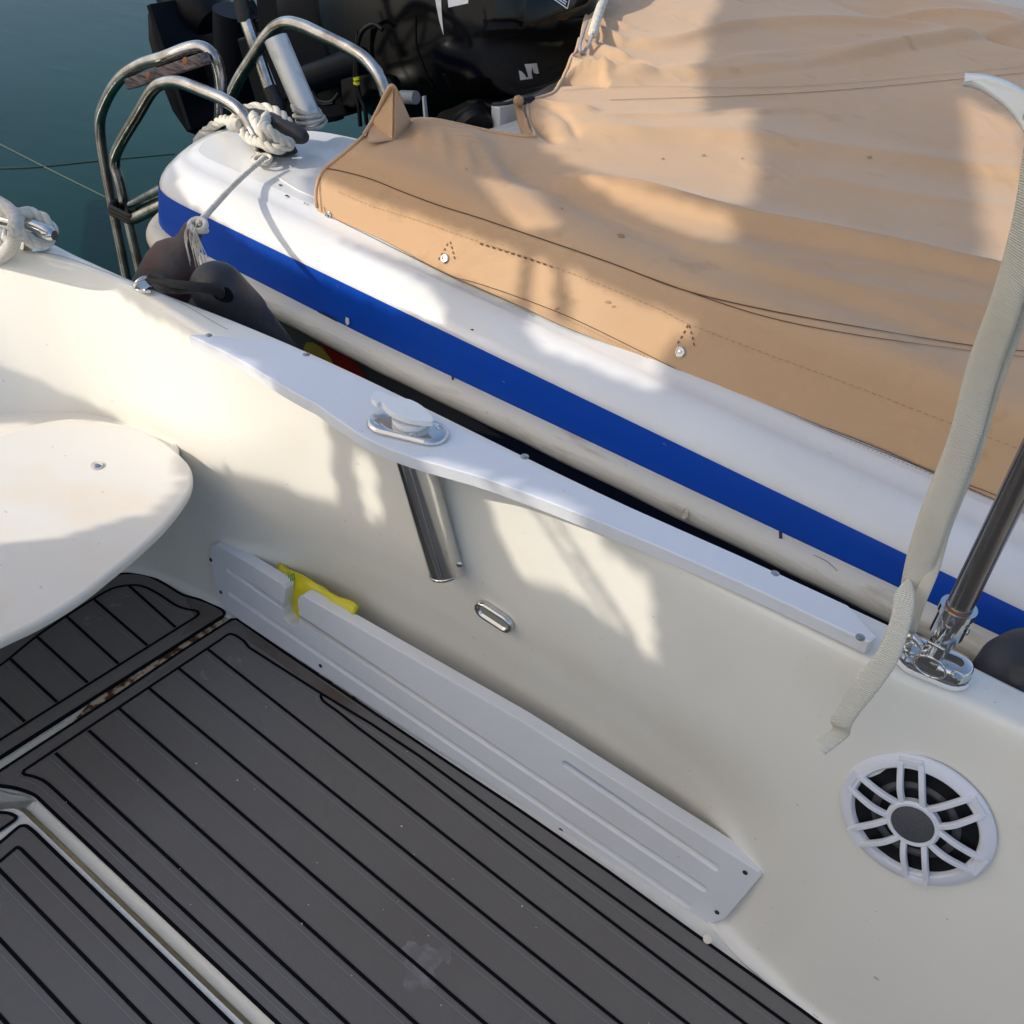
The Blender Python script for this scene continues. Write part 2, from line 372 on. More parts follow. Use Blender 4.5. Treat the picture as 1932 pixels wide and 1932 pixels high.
# ================= our boat =================
boat = thing('motorboat', 'near white boat seen from its cockpit with grey foam deck planking and cream side wall', 'boat', (0, 0, -.35))
F0 = [(1.0, .90), (.6, .91), (.053, .925), (-.11, .948), (-.6, .952), (-1.0, .93), (-1.2, .905), (-1.33, .885), (-1.43, .862), (-1.50, .81), (-1.535, .70), (-1.54, .4), (-1.54, -1.)]
T0 = [(1.0, 1.02), (.6, 1.03), (.07, 1.025), (-.11, 1.003), (-.55, .985), (-1.0, .965), (-1.257, .94), (-1.45, .948), (-1.614, .933), (-1.75, .88), (-1.90, .79), (-2.10, .6), (-2.3, -1.)]
O0 = [(1.0, 1.14), (.6, 1.12), (.053, 1.095), (-.11, 1.09), (-.55, 1.055), (-1.0, 1.035), (-1.257, 1.01), (-1.48, .975), (-1.64, .96), (-1.80, .945), (-1.98, .86), (-2.2, .65), (-2.4, -1.)]
NS = 10
Fc_ = cr([Vector((*p, 0)) for p in F0], NS); Tc_ = cr([Vector((*p, 0)) for p in T0], NS); Oc_ = cr([Vector((*p, 0)) for p in O0], NS)
def pn(curve, i):
    a = curve[max(i-1, 0)]; b = curve[min(i+1, len(curve)-1)]; t = (b-a).normalized(); return Vector((t.y, -t.x, 0))   # outward (away from cockpit)
def sm(a, b, x): t = max(0, min(1, (x-a)/(b-a))); return t*t*(3-2*t)
ZT = .6
def ztop(x): return ZT
cols = []
for i in range(len(Fc_)):
    f, t, o_ = Fc_[i], Tc_[i], Oc_[i]; n = pn(Fc_, i); u = i/NS; aft = sm(6, 8, u); row = []
    if n.y < 0 and u < 8: n = -n
    R1 = .024
    row.append(f - n*R1 + Vector((0, 0, -.004)))
    for k in range(6):
        a = math.pi/2*k/5; z = R1*(1-math.cos(a)); row.append(f - n*(R1*(1-math.sin(a))) + Vector((0, 0, z)))
    for z in [.05, .07, .09, .11, .13, .15, .17, .19, .21, .23, .25, .27, .29, .31, .33, .35, .37, .39, .41, .43, .46, .49, .52, .55, .575]:
        tt = z/ZT; wgt = tt*(1-aft)+aft*tt**1.7; row.append(f.lerp(t, wgt)+Vector((0, 0, z)))
    for j, p in enumerate(row):     # storage pocket recess behind the board
        bx = sm(-1.30, -.98, p.x)*(1-sm(-.28, -.07, p.x)) if u < 7.5 else 0
        g = 1-sm(.10, .40, p.z)
        if p.z > .001 or True: row[j] = p+Vector((0, .050*bx*g, 0))
    d = (o_-t); d = d.normalized() if d.length > 1e-6 else n
    base = t
    for k in range(1, 6):
        a = math.pi/2*k/5; row.append(base+d*(.014*(1-math.cos(a)))+Vector((0, 0, .586+.014*math.sin(a))))
    row.append(t.lerp(o_, .5)+Vector((0, 0, .601)))
    for k in range(5):
        a = math.pi/2*k/4; row.append(o_-d*(.012*(1-math.sin(a)))+Vector((0, 0, .588+.012*math.cos(a))))
    row += [o_+d*.002+Vector((0, 0, .55)), o_+d*.004+Vector((0, 0, .3)), o_-d*.002+Vector((0, 0, -.5))]
    cols.append(row)
liner = grid('cockpit_side', cols, 'gel', boat)
# floor with channel and hatch well
zf = -.004
lipD = [(-60, 1478), (0, 1486), (30, 1491), (52, 1499), (66, 1509), (90, 1531.4), (300, 1727.5), (519, 1932), (640, 2045)]
gapD = [(-60, 1504), (0, 1511), (25, 1515), (45, 1522), (60, 1533), (80, 1552), (280, 1744), (478, 1932), (597, 2045)]
lip = [P(u, v, zf) for u, v in lipD]; gp = [P(u, v, -.012) for u, v in gapD]
lipc = cr(lip, 8); gpc = cr(gp, 8)
wall0 = [r[0] for r in cols]
bmf = bmesh.new()
outer = [bmf.verts.new(p) for p in wall0]+[bmf.verts.new(Vector((-1.4, -1, zf)))]
outer += [bmf.verts.new(p) for p in lipc]+[bmf.verts.new(Vector((1., lipc[-1].y, zf)))]
bmf.faces.new(outer)
me = bpy.data.meshes.new('cockpit_floor'); bmesh.ops.triangulate(bmf, faces=bmf.faces); bmf.to_mesh(me); bmf.free(); me.materials.append(M['gel'])
fl = bpy.data.objects.new('cockpit_floor', me); COL.objects.link(fl); setparent(fl, boat); fixn(fl)
rows = [lipc, gpc, [p+Vector((0, 0, -.010)) for p in gpc], [p+Vector((.0, .03, -.03)) for p in gpc], [p+Vector((0, .03, -.12)) for p in gpc], [p+Vector((-.02, -.05, -.12)) for p in gpc], [p+Vector((-.2, -.4, -.12)) for p in gpc]]
grid('hatch_channel', rows, 'gel', boat)
# hatch lid
hx = [(-60, 1536), (0, 1529), (22, 1526), (38, 1530), (50, 1540), (70, 1559), (263, 1744), (460, 1932), (578, 2045)]
hp = cr([P(u, v, 0) for u, v in hx], 8)+[Vector((-.3, -.6, 0)), Vector((-1.35, -.6, 0))]
hatch = prism('hatch_lid', [p+Vector((0, 0, .001)) for p in hp], (0, 0, -.03), 'gel', boat, bevel=.006)

# the rest of the cockpit behind the photographer: far side, front bulkhead, floor
prism('far_side', [Vector((1.0, -1.12, 0)), Vector((-1.54, -1.12, 0)), Vector((-1.54, -1.2, .6)), Vector((1.0, -1.2, .6))], (0, -.08, 0), 'gel', boat)
prism('front_bulkhead', [Vector((1.0, -1.12, -.1)), Vector((1.0, 1.0, -.1)), Vector((1.0, 1.0, .62)), Vector((1.0, -1.12, .62))], (.06, 0, 0), 'gel', boat)
mobj('far_floor', [Vector((1.0, -.6, -.03)), Vector((1.0, -1.12, -.03)), Vector((-1.54, -1.12, -.03)), Vector((-1.54, -.6, -.03)), Vector((1., -.3, -.03)), Vector((-.3, -.3, -.03)), Vector((-.3, .42, -.03)), Vector((1., .42, -.03)), Vector((-.3, -.6, -.03))], [(0, 1, 2, 3, 8), (0, 8, 5, 4), (4, 5, 6, 7)], 'pad', boat, False)
# ---- foam deck pads: slab + black grooves + pale line painted as edge highlight ----
def D6(x, y): return (.27344*x, 1434+.27344*y)
def D4(x, y): return (.3126*x, 981+.3126*y)
def D3(x, y): return (339.6+x*.3906, 943.4+y*.3906)
def D5(x, y): return (981.1+x*.29696, 1358.5+y*.29696)
ZP = .004
def pad(name, outline, lines, label=None, wide=.0056, parent=boat, closedl=()):
    out = [Vector((p[0], p[1], 0)) for p in outline]; n = len(out)
    V = [Vector((p.x, p.y, zf+.001)) for p in out]+[Vector((p.x, p.y, ZP)) for p in out]
    Fs = [tuple(range(n, 2*n))]+[(i, (i+1) % n, (i+1) % n+n, i+n) for i in range(n)]; fm = [0]+[1]*n
    def add(g, mi):
        o = len(V); V.extend(g[0]); Fs.extend([tuple(i+o for i in q) for q in g[1]]); fm.extend([mi]*len(g[1]))
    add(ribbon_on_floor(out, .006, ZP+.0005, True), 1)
    for i, l in enumerate(lines):
        cl = i in closedl
        off = Vector((0, -.0115, 0))
        add(ribbon_on_floor([p+off for p in l], .0013, ZP+.0006, cl), 2)
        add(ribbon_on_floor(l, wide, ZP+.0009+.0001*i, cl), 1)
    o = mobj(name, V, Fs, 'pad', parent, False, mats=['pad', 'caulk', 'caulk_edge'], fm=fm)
    if label: o['label'] = label
    return o
def fl2(lst, conv=lambda x, y: (x, y), n=1, closed=False):
    pts = [P(*conv(*p), ZP) for p in lst]; return cr(pts, n, closed) if n > 1 else pts
# main pad
E1 = fl2([(1400, 600), (1100, 790), (700, 1060), (0, 1515), (-160, 1615)], D4)
Rr = fl2([(1400, 600), (1440, 600), (1500, 640)], D4)
edgeR = fl2([(438, 1169), (447, 1168), (460, 1177), (535, 1230), (676, 1325), (847, 1440)], n=1)+fl2([(0, 575), (560, 962), (1000, 1280), (1779, 1838), (2100, 2075)], D5)
lipP = [P(u, v, ZP) for u, v in [(-60, 1474), (0, 1482), (30, 1487), (54, 1495), (70, 1504), (94, 1526.6), (300, 1720.5), (525, 1932), (645, 2045)]]
lipPc = cr(lipP, 6)
outline = list(edgeR)+[Vector((1.0, edgeR[-1].y, 0)), Vector((1.0, lipP[-1].y, 0))]+lipPc[::-1]+E1[::-1]
pl = []
frame = fl2([(528, 1843.), (430, 1757)]) # placeholder replaced below
c0 = P(434.6, 1196.7, ZP)
def lineY(y, x0, x1): return [Vector((x0, y, ZP)), Vector((x1, y, ZP))]
xa_ = -1.187
inner = cr([P(*D6(*p), ZP) for p in [(1932, 1650), (1100, 880), (500, 320), (330, 165), (270, 130), (220, 112)]], 4)+cr([P(*D6(*p), ZP) for p in [(175, 103), (160, 92), (165, 80)]], 4)+[P(44, 1455, ZP)]
inner = [Vector((1.0, inner[0].y, ZP))]+inner
rcorner = cr([P(*D4(*p), ZP) for p in [(1330, 725), (1365, 700), (1390, 690), (1425, 700), (1470, 730)]], 4)
fr_right = cr([P(u, v, ZP) for u, v in [(470, 1222), (606, 1309)]], 2)
o1 = fl2([(606, 1309), (640, 1330), (793, 1404), (981, 1566-30)])
L1a, L1b = P(606, 1309, ZP), P(981, 1566, ZP)
fr = [Vector((1.0, .885, ZP)), P(1486, 1932, ZP), P(1234, 1749, ZP), L1b, P(793, 1428, ZP), P(700, 1366, ZP), L1a]
full = inner + rcorner + fr_right + fr[::-1]
pl.append(full)
l2 = cr([P(u, v, ZP) for u, v in [(606, 1309), (609, 1322), (640, 1345), (675, 1373), (760, 1437), (981, 1608), (1406, 1932)]], 4)+[Vector((1., .85, ZP))]
pl.append(l2)
for ya, xa, yb in [(.800, -1.185, .786), (.733, -1.186, .722), (.667, -1.188, .658), (.603, -1.188, .594), (.539, -1.184, .530), (.474, -1.184, .467)]:
    pl.append([Vector((xa, ya, ZP)), Vector((-.4, yb, ZP)), Vector((1.0, yb-.012, ZP))])
main_pad = pad('deck_pad', outline, pl, 'large grey foam deck pad with long black seams on the cockpit floor')
# aft pad
oa = cr([P(*D4(*p), ZP) for p in [(-200, 700), (300, 420), (560, 345), (680, 332), (800, 322), (900, 340), (1000, 390), (1100, 450), (1200, 480), (1290, 515), (1345, 548), (1352, 572), (1325, 592)]], 5)
oa += [P(*D4(0, 1432), ZP), P(*D4(-200, 1562), ZP)]
ia = cr([P(*D4(*p), ZP) for p in [(-200, 1010), (0, 880), (60, 835), (220, 705), (400, 582), (560, 480), (680, 415), (790, 395), (870, 405), (960, 450), (1060, 515), (1130, 540), (1185, 550), (1198, 570), (1180, 588)]], 4)+[P(*D4(-200, 1455), ZP)]
al = [ia]
for a, b in [((780, 400), (1060, 650)), ((568, 480), (890, 760)), ((400, 582), (715, 870)), ((225, 708), (530, 985)), ((60, 838), (345, 1102)), ((-30, 1050), (150, 1220)), ((-200, 1130), (-40, 1350))]:
    al.append([P(*D4(*a), ZP), P(*D4(*b), ZP)])
aft_pad = pad('deck_pad', oa, al, 'darker grey foam deck pad with curved corner under the seat panel')
# hatch pads
zh = -.0055
def pad_h(outl, lines):
    global ZP
    return pad('hatch_pad', outl, lines)
hp_o = cr([P(*D6(*p), ZP) for p in [(-100, 640), (0, 570), (120, 470), (150, 455), (180, 455), (210, 475), (240, 500)]], 5)+[P(*D6(1600, 1822), ZP), P(*D6(2000, 2190), ZP), Vector((-.4, -.4, ZP)), Vector((-1.2, -.4, ZP))]
hl = [cr([P(*D6(*p), ZP) for p in [(-100, 770), (0, 700), (90, 625), (112, 607), (125, 605), (145, 615)]], 5)+[P(*D6(1362, 1822), ZP), P(*D6(2000, 2420), ZP)]]
for a, b in [((0, 770), (1040, 1822)), ((0, 1240), (540, 1822)), ((0, 1770), (50, 1822))]:
    pa, pb = P(*D6(*a), ZP), P(*D6(*b), ZP); y = (pa.y+pb.y)/2; hl.append([Vector((-1.3, y, ZP)), Vector((0, y, ZP))])
pad('hatch_pad', hp_o, hl)
tp = cr([P(*D6(*p), ZP) for p in [(-200, 340), (-60, 360), (0, 362), (60, 368), (100, 385), (112, 398), (95, 420)]], 5)+[P(*D6(0, 485), ZP), P(*D6(-200, 620), ZP)]
pad('hatch_pad', tp, [])
# grime in the seam between the pads
st = fl2([(1330, 592), (1352, 560), (1400, 575), (1440, 610), (1400, 596), (1100, 786), (700, 1056), (480, 1195), (540, 1110), (700, 1005), (1100, 740)], D4)
for p in st: p.z = zf+.0015
seamdirt = [P(*D4(x, y), zf+.002) for x, y in [(440, 1215), (700, 1052), (1050, 815), (1400, 592), (1480, 622), (1440, 560), (1350, 500), (1358, 570), (1330, 595), (1050, 775), (700, 990), (560, 1085)]]
mobj('grime', seamdirt, [tuple(range(len(seamdirt)))], 'grime', boat, False)
gd = [P(u, v, zf+.0022) for u, v in [(436, 1150), (460, 1173), (535, 1226), (620, 1284), (676, 1322), (680, 1316), (600, 1262), (500, 1195), (455, 1160)]]
mobj('grime', gd, [tuple(range(len(gd)))], 'grime', boat, False)
_c = [P(u, v, zf+.0024) for u, v in [(392, 1094), (405, 1128), (420, 1145), (436, 1158), (455, 1164), (450, 1150), (430, 1130), (415, 1105)]]
mobj('grime', _c, [tuple(range(len(_c)))], 'grime', boat, False)
def blob(pts, m, nm='dried_stain', z=ZP+.0003):
    q = cr([P(u, v, z) for u, v in pts], 4, True); return mobj(nm, q, [tuple(range(len(q)))], m, boat, False)

# ---- storage board along the wall ----
A = P(425, 1160, 0); B = P(1345, 1745, 0); BN = (B-A).cross(Vector((0, .1, 1))).normalized()
if BN.y > 0: BN = -BN
def SB(u, v): return PP(u, v, A, BN)
ol = [(396, 1041), (400, 1029), (408, 1026)] + [(533, 1103), (537, 1112), (536, 1132), (533, 1150), (536, 1166), (545, 1176), (556, 1181), (563, 1178), (563, 1150), (561, 1133), (564, 1126), (572, 1124)] + \
     [(980, 1358), (1432, 1645), (1437, 1652), (1368, 1734), (1349, 1741), (1317, 1742), (1278, 1724), (1213, 1687), (1141, 1637), (981, 1527), (847, 1436), (676, 1320), (535, 1226), (453, 1171), (418, 1144), (404, 1110)]
ob = [SB(u, v) for u, v in ol]
board = prism('storage_board', ob, -BN*.026, 'board', boat, bevel=.0016)
# grooves cut with booleans
def capsule_cutter(a, b, r):
    a, b = SB(*a), SB(*b); t = (b-a).normalized(); s = t.cross(BN); pts = []
    for c, sg in ((b, 1), (a, -1)):
        for k in range(9):
            an = -math.pi/2+math.pi*k/8; pts.append(c+t*sg*math.cos(an)*r+s*sg*math.sin(an)*r)
    V = [p+BN*.004 for p in pts]+[p-BN*.003 for p in pts]; n = len(pts)
    ce = sum(pts, Vector())/n
    return V, [tuple(range(n)), tuple(range(n, 2*n))[::-1]]+[(i, (i+1) % n, (i+1) % n+n, i+n) for i in range(n)]
cut = merge([capsule_cutter((432, 1077), (550, 1156), .0075), capsule_cutter((436, 1121), (1297, 1707), .008), capsule_cutter((550, 1156), (1326, 1676), .008), capsule_cutter((1068, 1443), (1349, 1636), .008)])
co_ = fixn(mobj('cutter', *cut, 'board'))
bo = board.modifiers.new('cut', 'BOOLEAN'); bo.operation = 'DIFFERENCE'; bo.solver = 'EXACT'; bo.object = co_; bo.use_self = True
board.location = (0, 0, 0); board.parent = None
dg = bpy.context.evaluated_depsgraph_get(); nm = bpy.data.meshes.new_from_object(board.evaluated_get(dg)); board.modifiers.clear(); board.data = nm; setparent(board, boat)
bpy.data.objects.remove(co_)
for u, v in [(398, 1056), (417, 1117), (605, 1256), (1058, 1566), (1406, 1646), (1353, 1721)]:
    c = SB(u, v); lathe('screw', [(.0042, 0), (.0040, .0008), (.0022, .0003), (0, .0001)], c+BN*.0003, BN, 'hole', boat, 12)

# ---- coaming board ----
zc = .624
inn = [(355, 631), (443, 674), (527, 724), (571, 749), (596, 762), (640, 793), (699, 831), (777, 862), (852, 884), (943, 912), (1150, 992), (1400, 1100), (1640, 1212)]
outr = [(1655, 1202), (1600, 1142), (1400, 1050), (1140, 935), (900, 825), (700, 722), (530, 645)]
inner_w = cr([P(u, v, zc) for u, v in inn], 5); outer_w = [P(u, v, zc) for u, v in outr]
cb = prism('coaming_board', [p for p in inner_w]+outer_w+[P(385, 630.5, zc)], (0, 0, -.021), 'board', boat, bevel=.0018)
for u, v in [(394, 634), (578, 670), (1623, 1203), (990, 862), (1462, 1083)]:
    screw(P(u, v, zc-.0012), (0, 0, 1), .0062, boat, 'rail')
# ---- rod holder ----
zf2 = zc+.001
rh = mobj('rod_holder', *boxgeo(P(770, 800, zc-.02), Vector((.001, 0, 0)), Vector((0, .001, 0)), Vector((0, 0, .001))), 'steel', boat)
fa, fb = P(694, 792, zf2), P(846, 828, zf2); fc = (fa+fb)/2; fx = (fb-fa).normalized(); fy = Vector((-fx.y, fx.x, 0)); L = (fb-fa).length/2
V = []; ring = [(1.0, 0), (1.0, .002), (.97, .004), (.90, .0065), (.80, .0075), (.5, .0078)]
for s, h in ring:
    V.append([p+Vector((0, 0, h)) for p in stadium(fc, fx, fy, L-(1-s)*.028, .029-(1-s)*.028)])
V.append([fc+Vector((0, 0, .0078))]*len(V[0]))
fl_ = grid('flange', [r+[r[0]] for r in V], 'steel', None); setparent(fl_, rh)
for u, v in [(707, 786), (780, 818), (829, 805)]:
    o = screw(P(u, v, zf2+.0078), (0, 0, 1), .006, rh)
top = Vector((-.805, .934, .60)); bot = Q(843, 1080, .945)
tdir = (bot-top).normalized()
tb = tube('tube', [top, top.lerp(bot, .5), bot], .0275, 'steel', rh, seg=40, n=4)
lathe('end_ring', [(.0275, 0), (.0285, .001), (.0285, .004), (.024, .004), (.024, -.02)], bot-tdir*.004, tdir, 'steel', rh, 40)
screw(Q(867, 1065, .93), Vector((.5, -.8, .1)), .005, rh)
# white cap: flat teardrop lid above a plug
capc = P(770, 787, zf2+.012)
lathe('cap_plug', [(.026, 0), (.028, .004), (.028, .010), (.0, .010)], P(775, 797, zf2+.008), (0, 0, 1), 'white', rh, 32)
cp = cr([P(u, v, zf2+.022) for u, v in [(702, 753), (710, 747), (722, 749), (738, 756), (759, 760), (776, 764), (796, 775), (811, 790), (817, 803), (800, 804), (770, 800), (744, 790), (727, 778), (719, 767), (712, 769), (702, 762)]], 4, True)
for p_, q_ in []: pass
cap = prism('cap', cp, (0, 0, .009), 'white', rh, bevel=.0025)

# ---- courtesy light ----
def WH(u, v):
    l, n = hit(liner, u, v); return l if l else W(u, v)
lc = WH(935.5, 1160); nW = hit(liner, 935.5, 1160)[1]; aXw = Vector((1, 0, 0)); aZw = nW.cross(aXw)*-1
if aZw.z < 0: aZw = -aZw
e1 = (WH(968, 1181)-WH(903, 1139)).normalized()
e2 = nW.cross(e1)
lt = mobj('courtesy_light', *boxgeo(lc-nW*.004, e1*.01, e2*.005, nW*.002), 'black', boat)
Ll = (WH(970, 1183)-WH(899, 1137)).length/2; lc = lc+nW*.0015
V = []
for s, h in [(1, 0), (1, .004), (.93, .008), (.80, .0095), (.62, .0075), (.50, .003)]:
    r = .0185; V.append([p+nW*h for p in stadium(lc, e1, e2, Ll-(1-s)*r, r-(1-s)*r)])
bz = grid('bezel', [r+[r[0]] for r in V], 'steel', lt)
ln = [stadium(lc+nW*.0035, e1, e2, Ll-.48*.0185, .0185*.52)]
lens = mobj('lens', ln[0], [tuple(range(len(ln[0])))], 'lens', lt, False)
gs = []
for k in range(-3, 4):
    gs.append(boxgeo(lc+nW*.004+e2*k*.0024, e1*(Ll-.014-abs(k)*.001), e2*.0006, nW*.0006))
mobj('lens_rib', *merge(gs), 'lens', lt, False)

# ---- loudspeaker ----
nW = hit(liner, 1728, 1543)[1]; aXw = (Vector((1, 0, 0))-nW*nW.x).normalized(); aZw = nW.cross(aXw)
if aZw.z < 0: aZw = -aZw
SC = WH(1728, 1543)+nW*.003; SR = .0965
bmh = bmesh.new(); bmh.from_mesh(liner.data); dl = [f for f in bmh.faces if (f.calc_center_median()-SC).length < .070]; bmesh.ops.delete(bmh, geom=dl, context='FACES'); bmh.to_mesh(liner.data); bmh.free()
def sp(r, a, h): return SC+aXw*(math.cos(a)*r)+aZw*(math.sin(a)*r)+nW*h
spk = mobj('loudspeaker', *boxgeo(SC-nW*.06, aXw*.02, aZw*.02, nW*.01), 'black', boat)
lathe('speaker_basket', [(.088, .001), (.076, -.003), (.068, -.02), (.03, -.045), (.0, -.045)], SC, nW, 'black', spk, 48)
lathe('speaker_cone', [(.052, -.002), (.056, .001), (.050, .0035), (.045, .001), (.030, -.012), (.02, -.02), (0, -.022)], SC, nW, 'cone', spk, 48)
lathe('grille_ring', [(SR+.001, 0), (SR, .003), (SR-.004, .0055), (.086, .008), (.0805, .0085), (.078, .006), (.076, -.004), (.076, .0)], SC, nW, 'spk', spk, 72, closed=True)
gs = []
for k in range(6):
    a0 = math.radians(-6+60*k)
    for sgn in (-1, 1):
        ax_ = aXw*math.cos(a0)+aZw*math.sin(a0); sx = nW.cross(ax_)*sgn
        p0 = SC+ax_*.026+sx*.0125+nW*.0105; p1 = SC+ax_*.052+sx*.0135+nW*.0145; p2 = SC+ax_*.088+sx*.0125+nW*.0085
        path = cr([p0, p1, p2], 6); T = []
        V = []; 
        for i, p in enumerate(path):
            wv_ = .0044
            V += [p+sx*wv_-nW*.005, p+sx*wv_*.8+nW*.0015, p-sx*wv_*.8+nW*.0015, p-sx*wv_-nW*.005]
        Fs = [(4*i+j, 4*i+(j+1) % 4, 4*i+4+(j+1) % 4, 4*i+4+j) for i in range(len(path)-1) for j in range(4)]+[(0, 1, 2, 3), tuple(4*(len(path)-1)+j for j in (3, 2, 1, 0))]
        gs.append((V, Fs))
    for rr, hh in ((.089, .0085),):
        gs.append(boxgeo(SC+ax_*rr+nW*(hh-.002), nW.cross(ax_)*.0145, ax_*.0045, nW*.0032))
sk = fixn(mobj('spokes', *merge(gs), 'spk', spk, False))
bv = sk.modifiers.new('bevel', 'BEVEL'); bv.width = .0012; bv.segments = 2; bv.limit_method = 'ANGLE'
lathe('hub', [(.034, .003), (.034, .011), (.031, .014), (.0275, .0135), (.027, .012), (0, .012)], SC, nW, 'spk', spk, 48)
lathe('hub_mesh', [(.0268, .0123), (.02, .0140), (0, .0150)], SC, nW, 'mesh', spk, 40)

# ---- seat panel ----
prism('seat_ledge', [Vector(p) for p in [(-1.30, .87, .337), (-1.40, .95, .337), (-1.62, .93, .337), (-2.0, .75, .337), (-2.1, -.6, .337), (-1.4, -.6, .337), (-1.30, .2, .337), (-1.27, .6, .337)]], (0, 0, -.03), 'gel', boat, bevel=.01)
zs = .36
so_ = cr([P(u, v, zs) for u, v in [(-260, 1330), (0, 1208), (75, 1172), (150, 1126), (215, 1075), (260, 1038), (310, 990), (345, 946), (361, 915), (361, 885), (345, 862), (310, 832), (262, 808), (210, 795), (160, 789), (120, 789), (60, 800), (0, 820), (-200, 880)]], 5)
seat = prism('seat_panel', so_, (0, 0, -.02), 'seat', boat, bevel=.007)
screw(P(183, 879, zs+.0005), (0, 0, 1), .011, boat, 'steel')
mobj('seat_locker_front', [Vector((-1.53, -1, 0)), Vector((-1.53, .55, 0)), Vector((-1.50, .55, .34)), Vector((-1.50, -1, .34))], [(0, 1, 2, 3)], 'gel', boat, False)
lathe('drain_plug', [(.007, 0), (.007, .001), (.004, .002), (0, .002)], P(*D5(1192, 1392), .012), Vector((0, -.6, .6)), 'rub', boat, 16)
lathe('screw_hole', [(.004, 0), (0, .0005)], W(29, 804)+Vector((-.0, -.02, 0)), (0.6, -1, 0), 'hole', boat, 12)

line_on('moulding_line', liner, [(60, 474), (110, 482), (180, 506), (250, 533), (330, 566), (400, 606), (430, 622)], .0016, 'lens', boat, .0006)

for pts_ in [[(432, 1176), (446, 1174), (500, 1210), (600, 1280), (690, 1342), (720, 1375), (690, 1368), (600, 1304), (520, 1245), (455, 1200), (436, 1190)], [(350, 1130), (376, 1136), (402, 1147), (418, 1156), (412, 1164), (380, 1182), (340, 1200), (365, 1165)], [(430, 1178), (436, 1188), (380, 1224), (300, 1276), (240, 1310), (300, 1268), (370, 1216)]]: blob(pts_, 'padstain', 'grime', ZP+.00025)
# ---- bimini pole mount on our gunwale ----
zg = .603
mount = mobj('pole_mount', *boxgeo(P(1760, 1262, zg), Vector((.004, 0, 0)), Vector((0, .004, 0)), Vector((0, 0, .002))), 'steel', boat)
ma, mb_ = P(1692, 1232, zg), P(1826, 1288, zg); mx = (mb_-ma).normalized(); my = Vector((-mx.y, mx.x, 0)); mc = (ma+mb_)/2; mL = (mb_-ma).length/2
lathe_rows = []
for s, h in [(1.12, 0), (1.12, .004), (1.06, .006)]:
    r = .024; lathe_rows.append([p+Vector((0, 0, h)) for p in stadium(mc, mx, my, mL+(s-1)*r, r*s)])
grid('gasket', [r+[r[0]] for r in lathe_rows], 'white', mount)
lathe_rows = []
for s, h in [(1., .002), (1., .018), (.95, .023), (.85, .0245), (.4, .0245)]:
    r = .022; lathe_rows.append([p+Vector((0, 0, h)) for p in stadium(mc, mx, my, mL-(1-s)*r, r*s)])
grid('base_plate', [r+[r[0]] for r in lathe_rows], 'steel', mount)
screw(P(1806, 1275, zg+.024), (0, 0, 1), .008, mount)
pb = Vector((-.052, 1.055, .668)); pt_ = Vector((-.075, 1.06, 2.1)); pd = (pt_-pb).normalized()
hb = P(1755, 1238, zg+.03)
prism('hinge_fork', [hb+Vector((-.012, -.011, -.008)), hb+Vector((.014, -.011, -.008)), hb+Vector((.012, -.011, .028)), hb+Vector((-.010, -.011, .028))], (0, .004, 0), 'steel', mount, bevel=.0015)
prism('hinge_fork', [hb+Vector((-.012, .012, -.008)), hb+Vector((.014, .012, -.008)), hb+Vector((.012, .012, .028)), hb+Vector((-.010, .012, .028))], (0, .004, 0), 'steel', mount, bevel=.0015)
tube('hinge_pin', [hb+Vector((0, -.022, .012)), hb+Vector((0, .024, .012))], .0045, 'steel', mount, 12, 1)
rc = P(1757, 1252, zg+.045)
tube('pin_ring', [rc+Vector((.019*math.cos(a), -.006*math.sin(a), .019*math.sin(a)-.006)) for a in [i*math.pi/6 for i in range(12)]], .0014, 'steel', mount, 8, 3, closed=True)
tube('wire_lanyard', [P(1705, 1215, zg+.03), P(1722, 1212, zg+.05), P(1738, 1228, zg+.045), P(1752, 1225, zg+.05), P(1772, 1215, zg+.05)], .0015, 'steel', mount, 8)
eb = P(1712, 1226, zg+.026)
tube('eye_strap', [eb+Vector((-.018, 0, 0)), eb+Vector((-.014, 0, .014)), eb+Vector((0, 0, .022)), eb+Vector((.014, 0, .012)), eb+Vector((.02, 0, 0))], .005, 'steel', mount, 12)
screw(eb+Vector((.006, -.012, .0)), (0, -.2, 1), .009, mount)
lathe('pole_socket', [(.0, -.055), (.011, -.05), (.0155, -.02), (.0195, -.014), (.0195, .018), (.0215, .020), (.0215, .030), (.016, .030)], pb, pd, 'steel', mount, 36)
screw(pb+Vector((.02, -.003, .004)), (1, 0, 0), .005, mount)
tube('bimini_pole', [pb-pd*.01, pb+pd*.3, pt_], .0152, 'oldsteel', boat, 32, 2)
lathe('rust_ring', [(.0154, 0), (.0156, .003)], pb+pd*.029, pd, 'rust', mount, 32, closed=True)

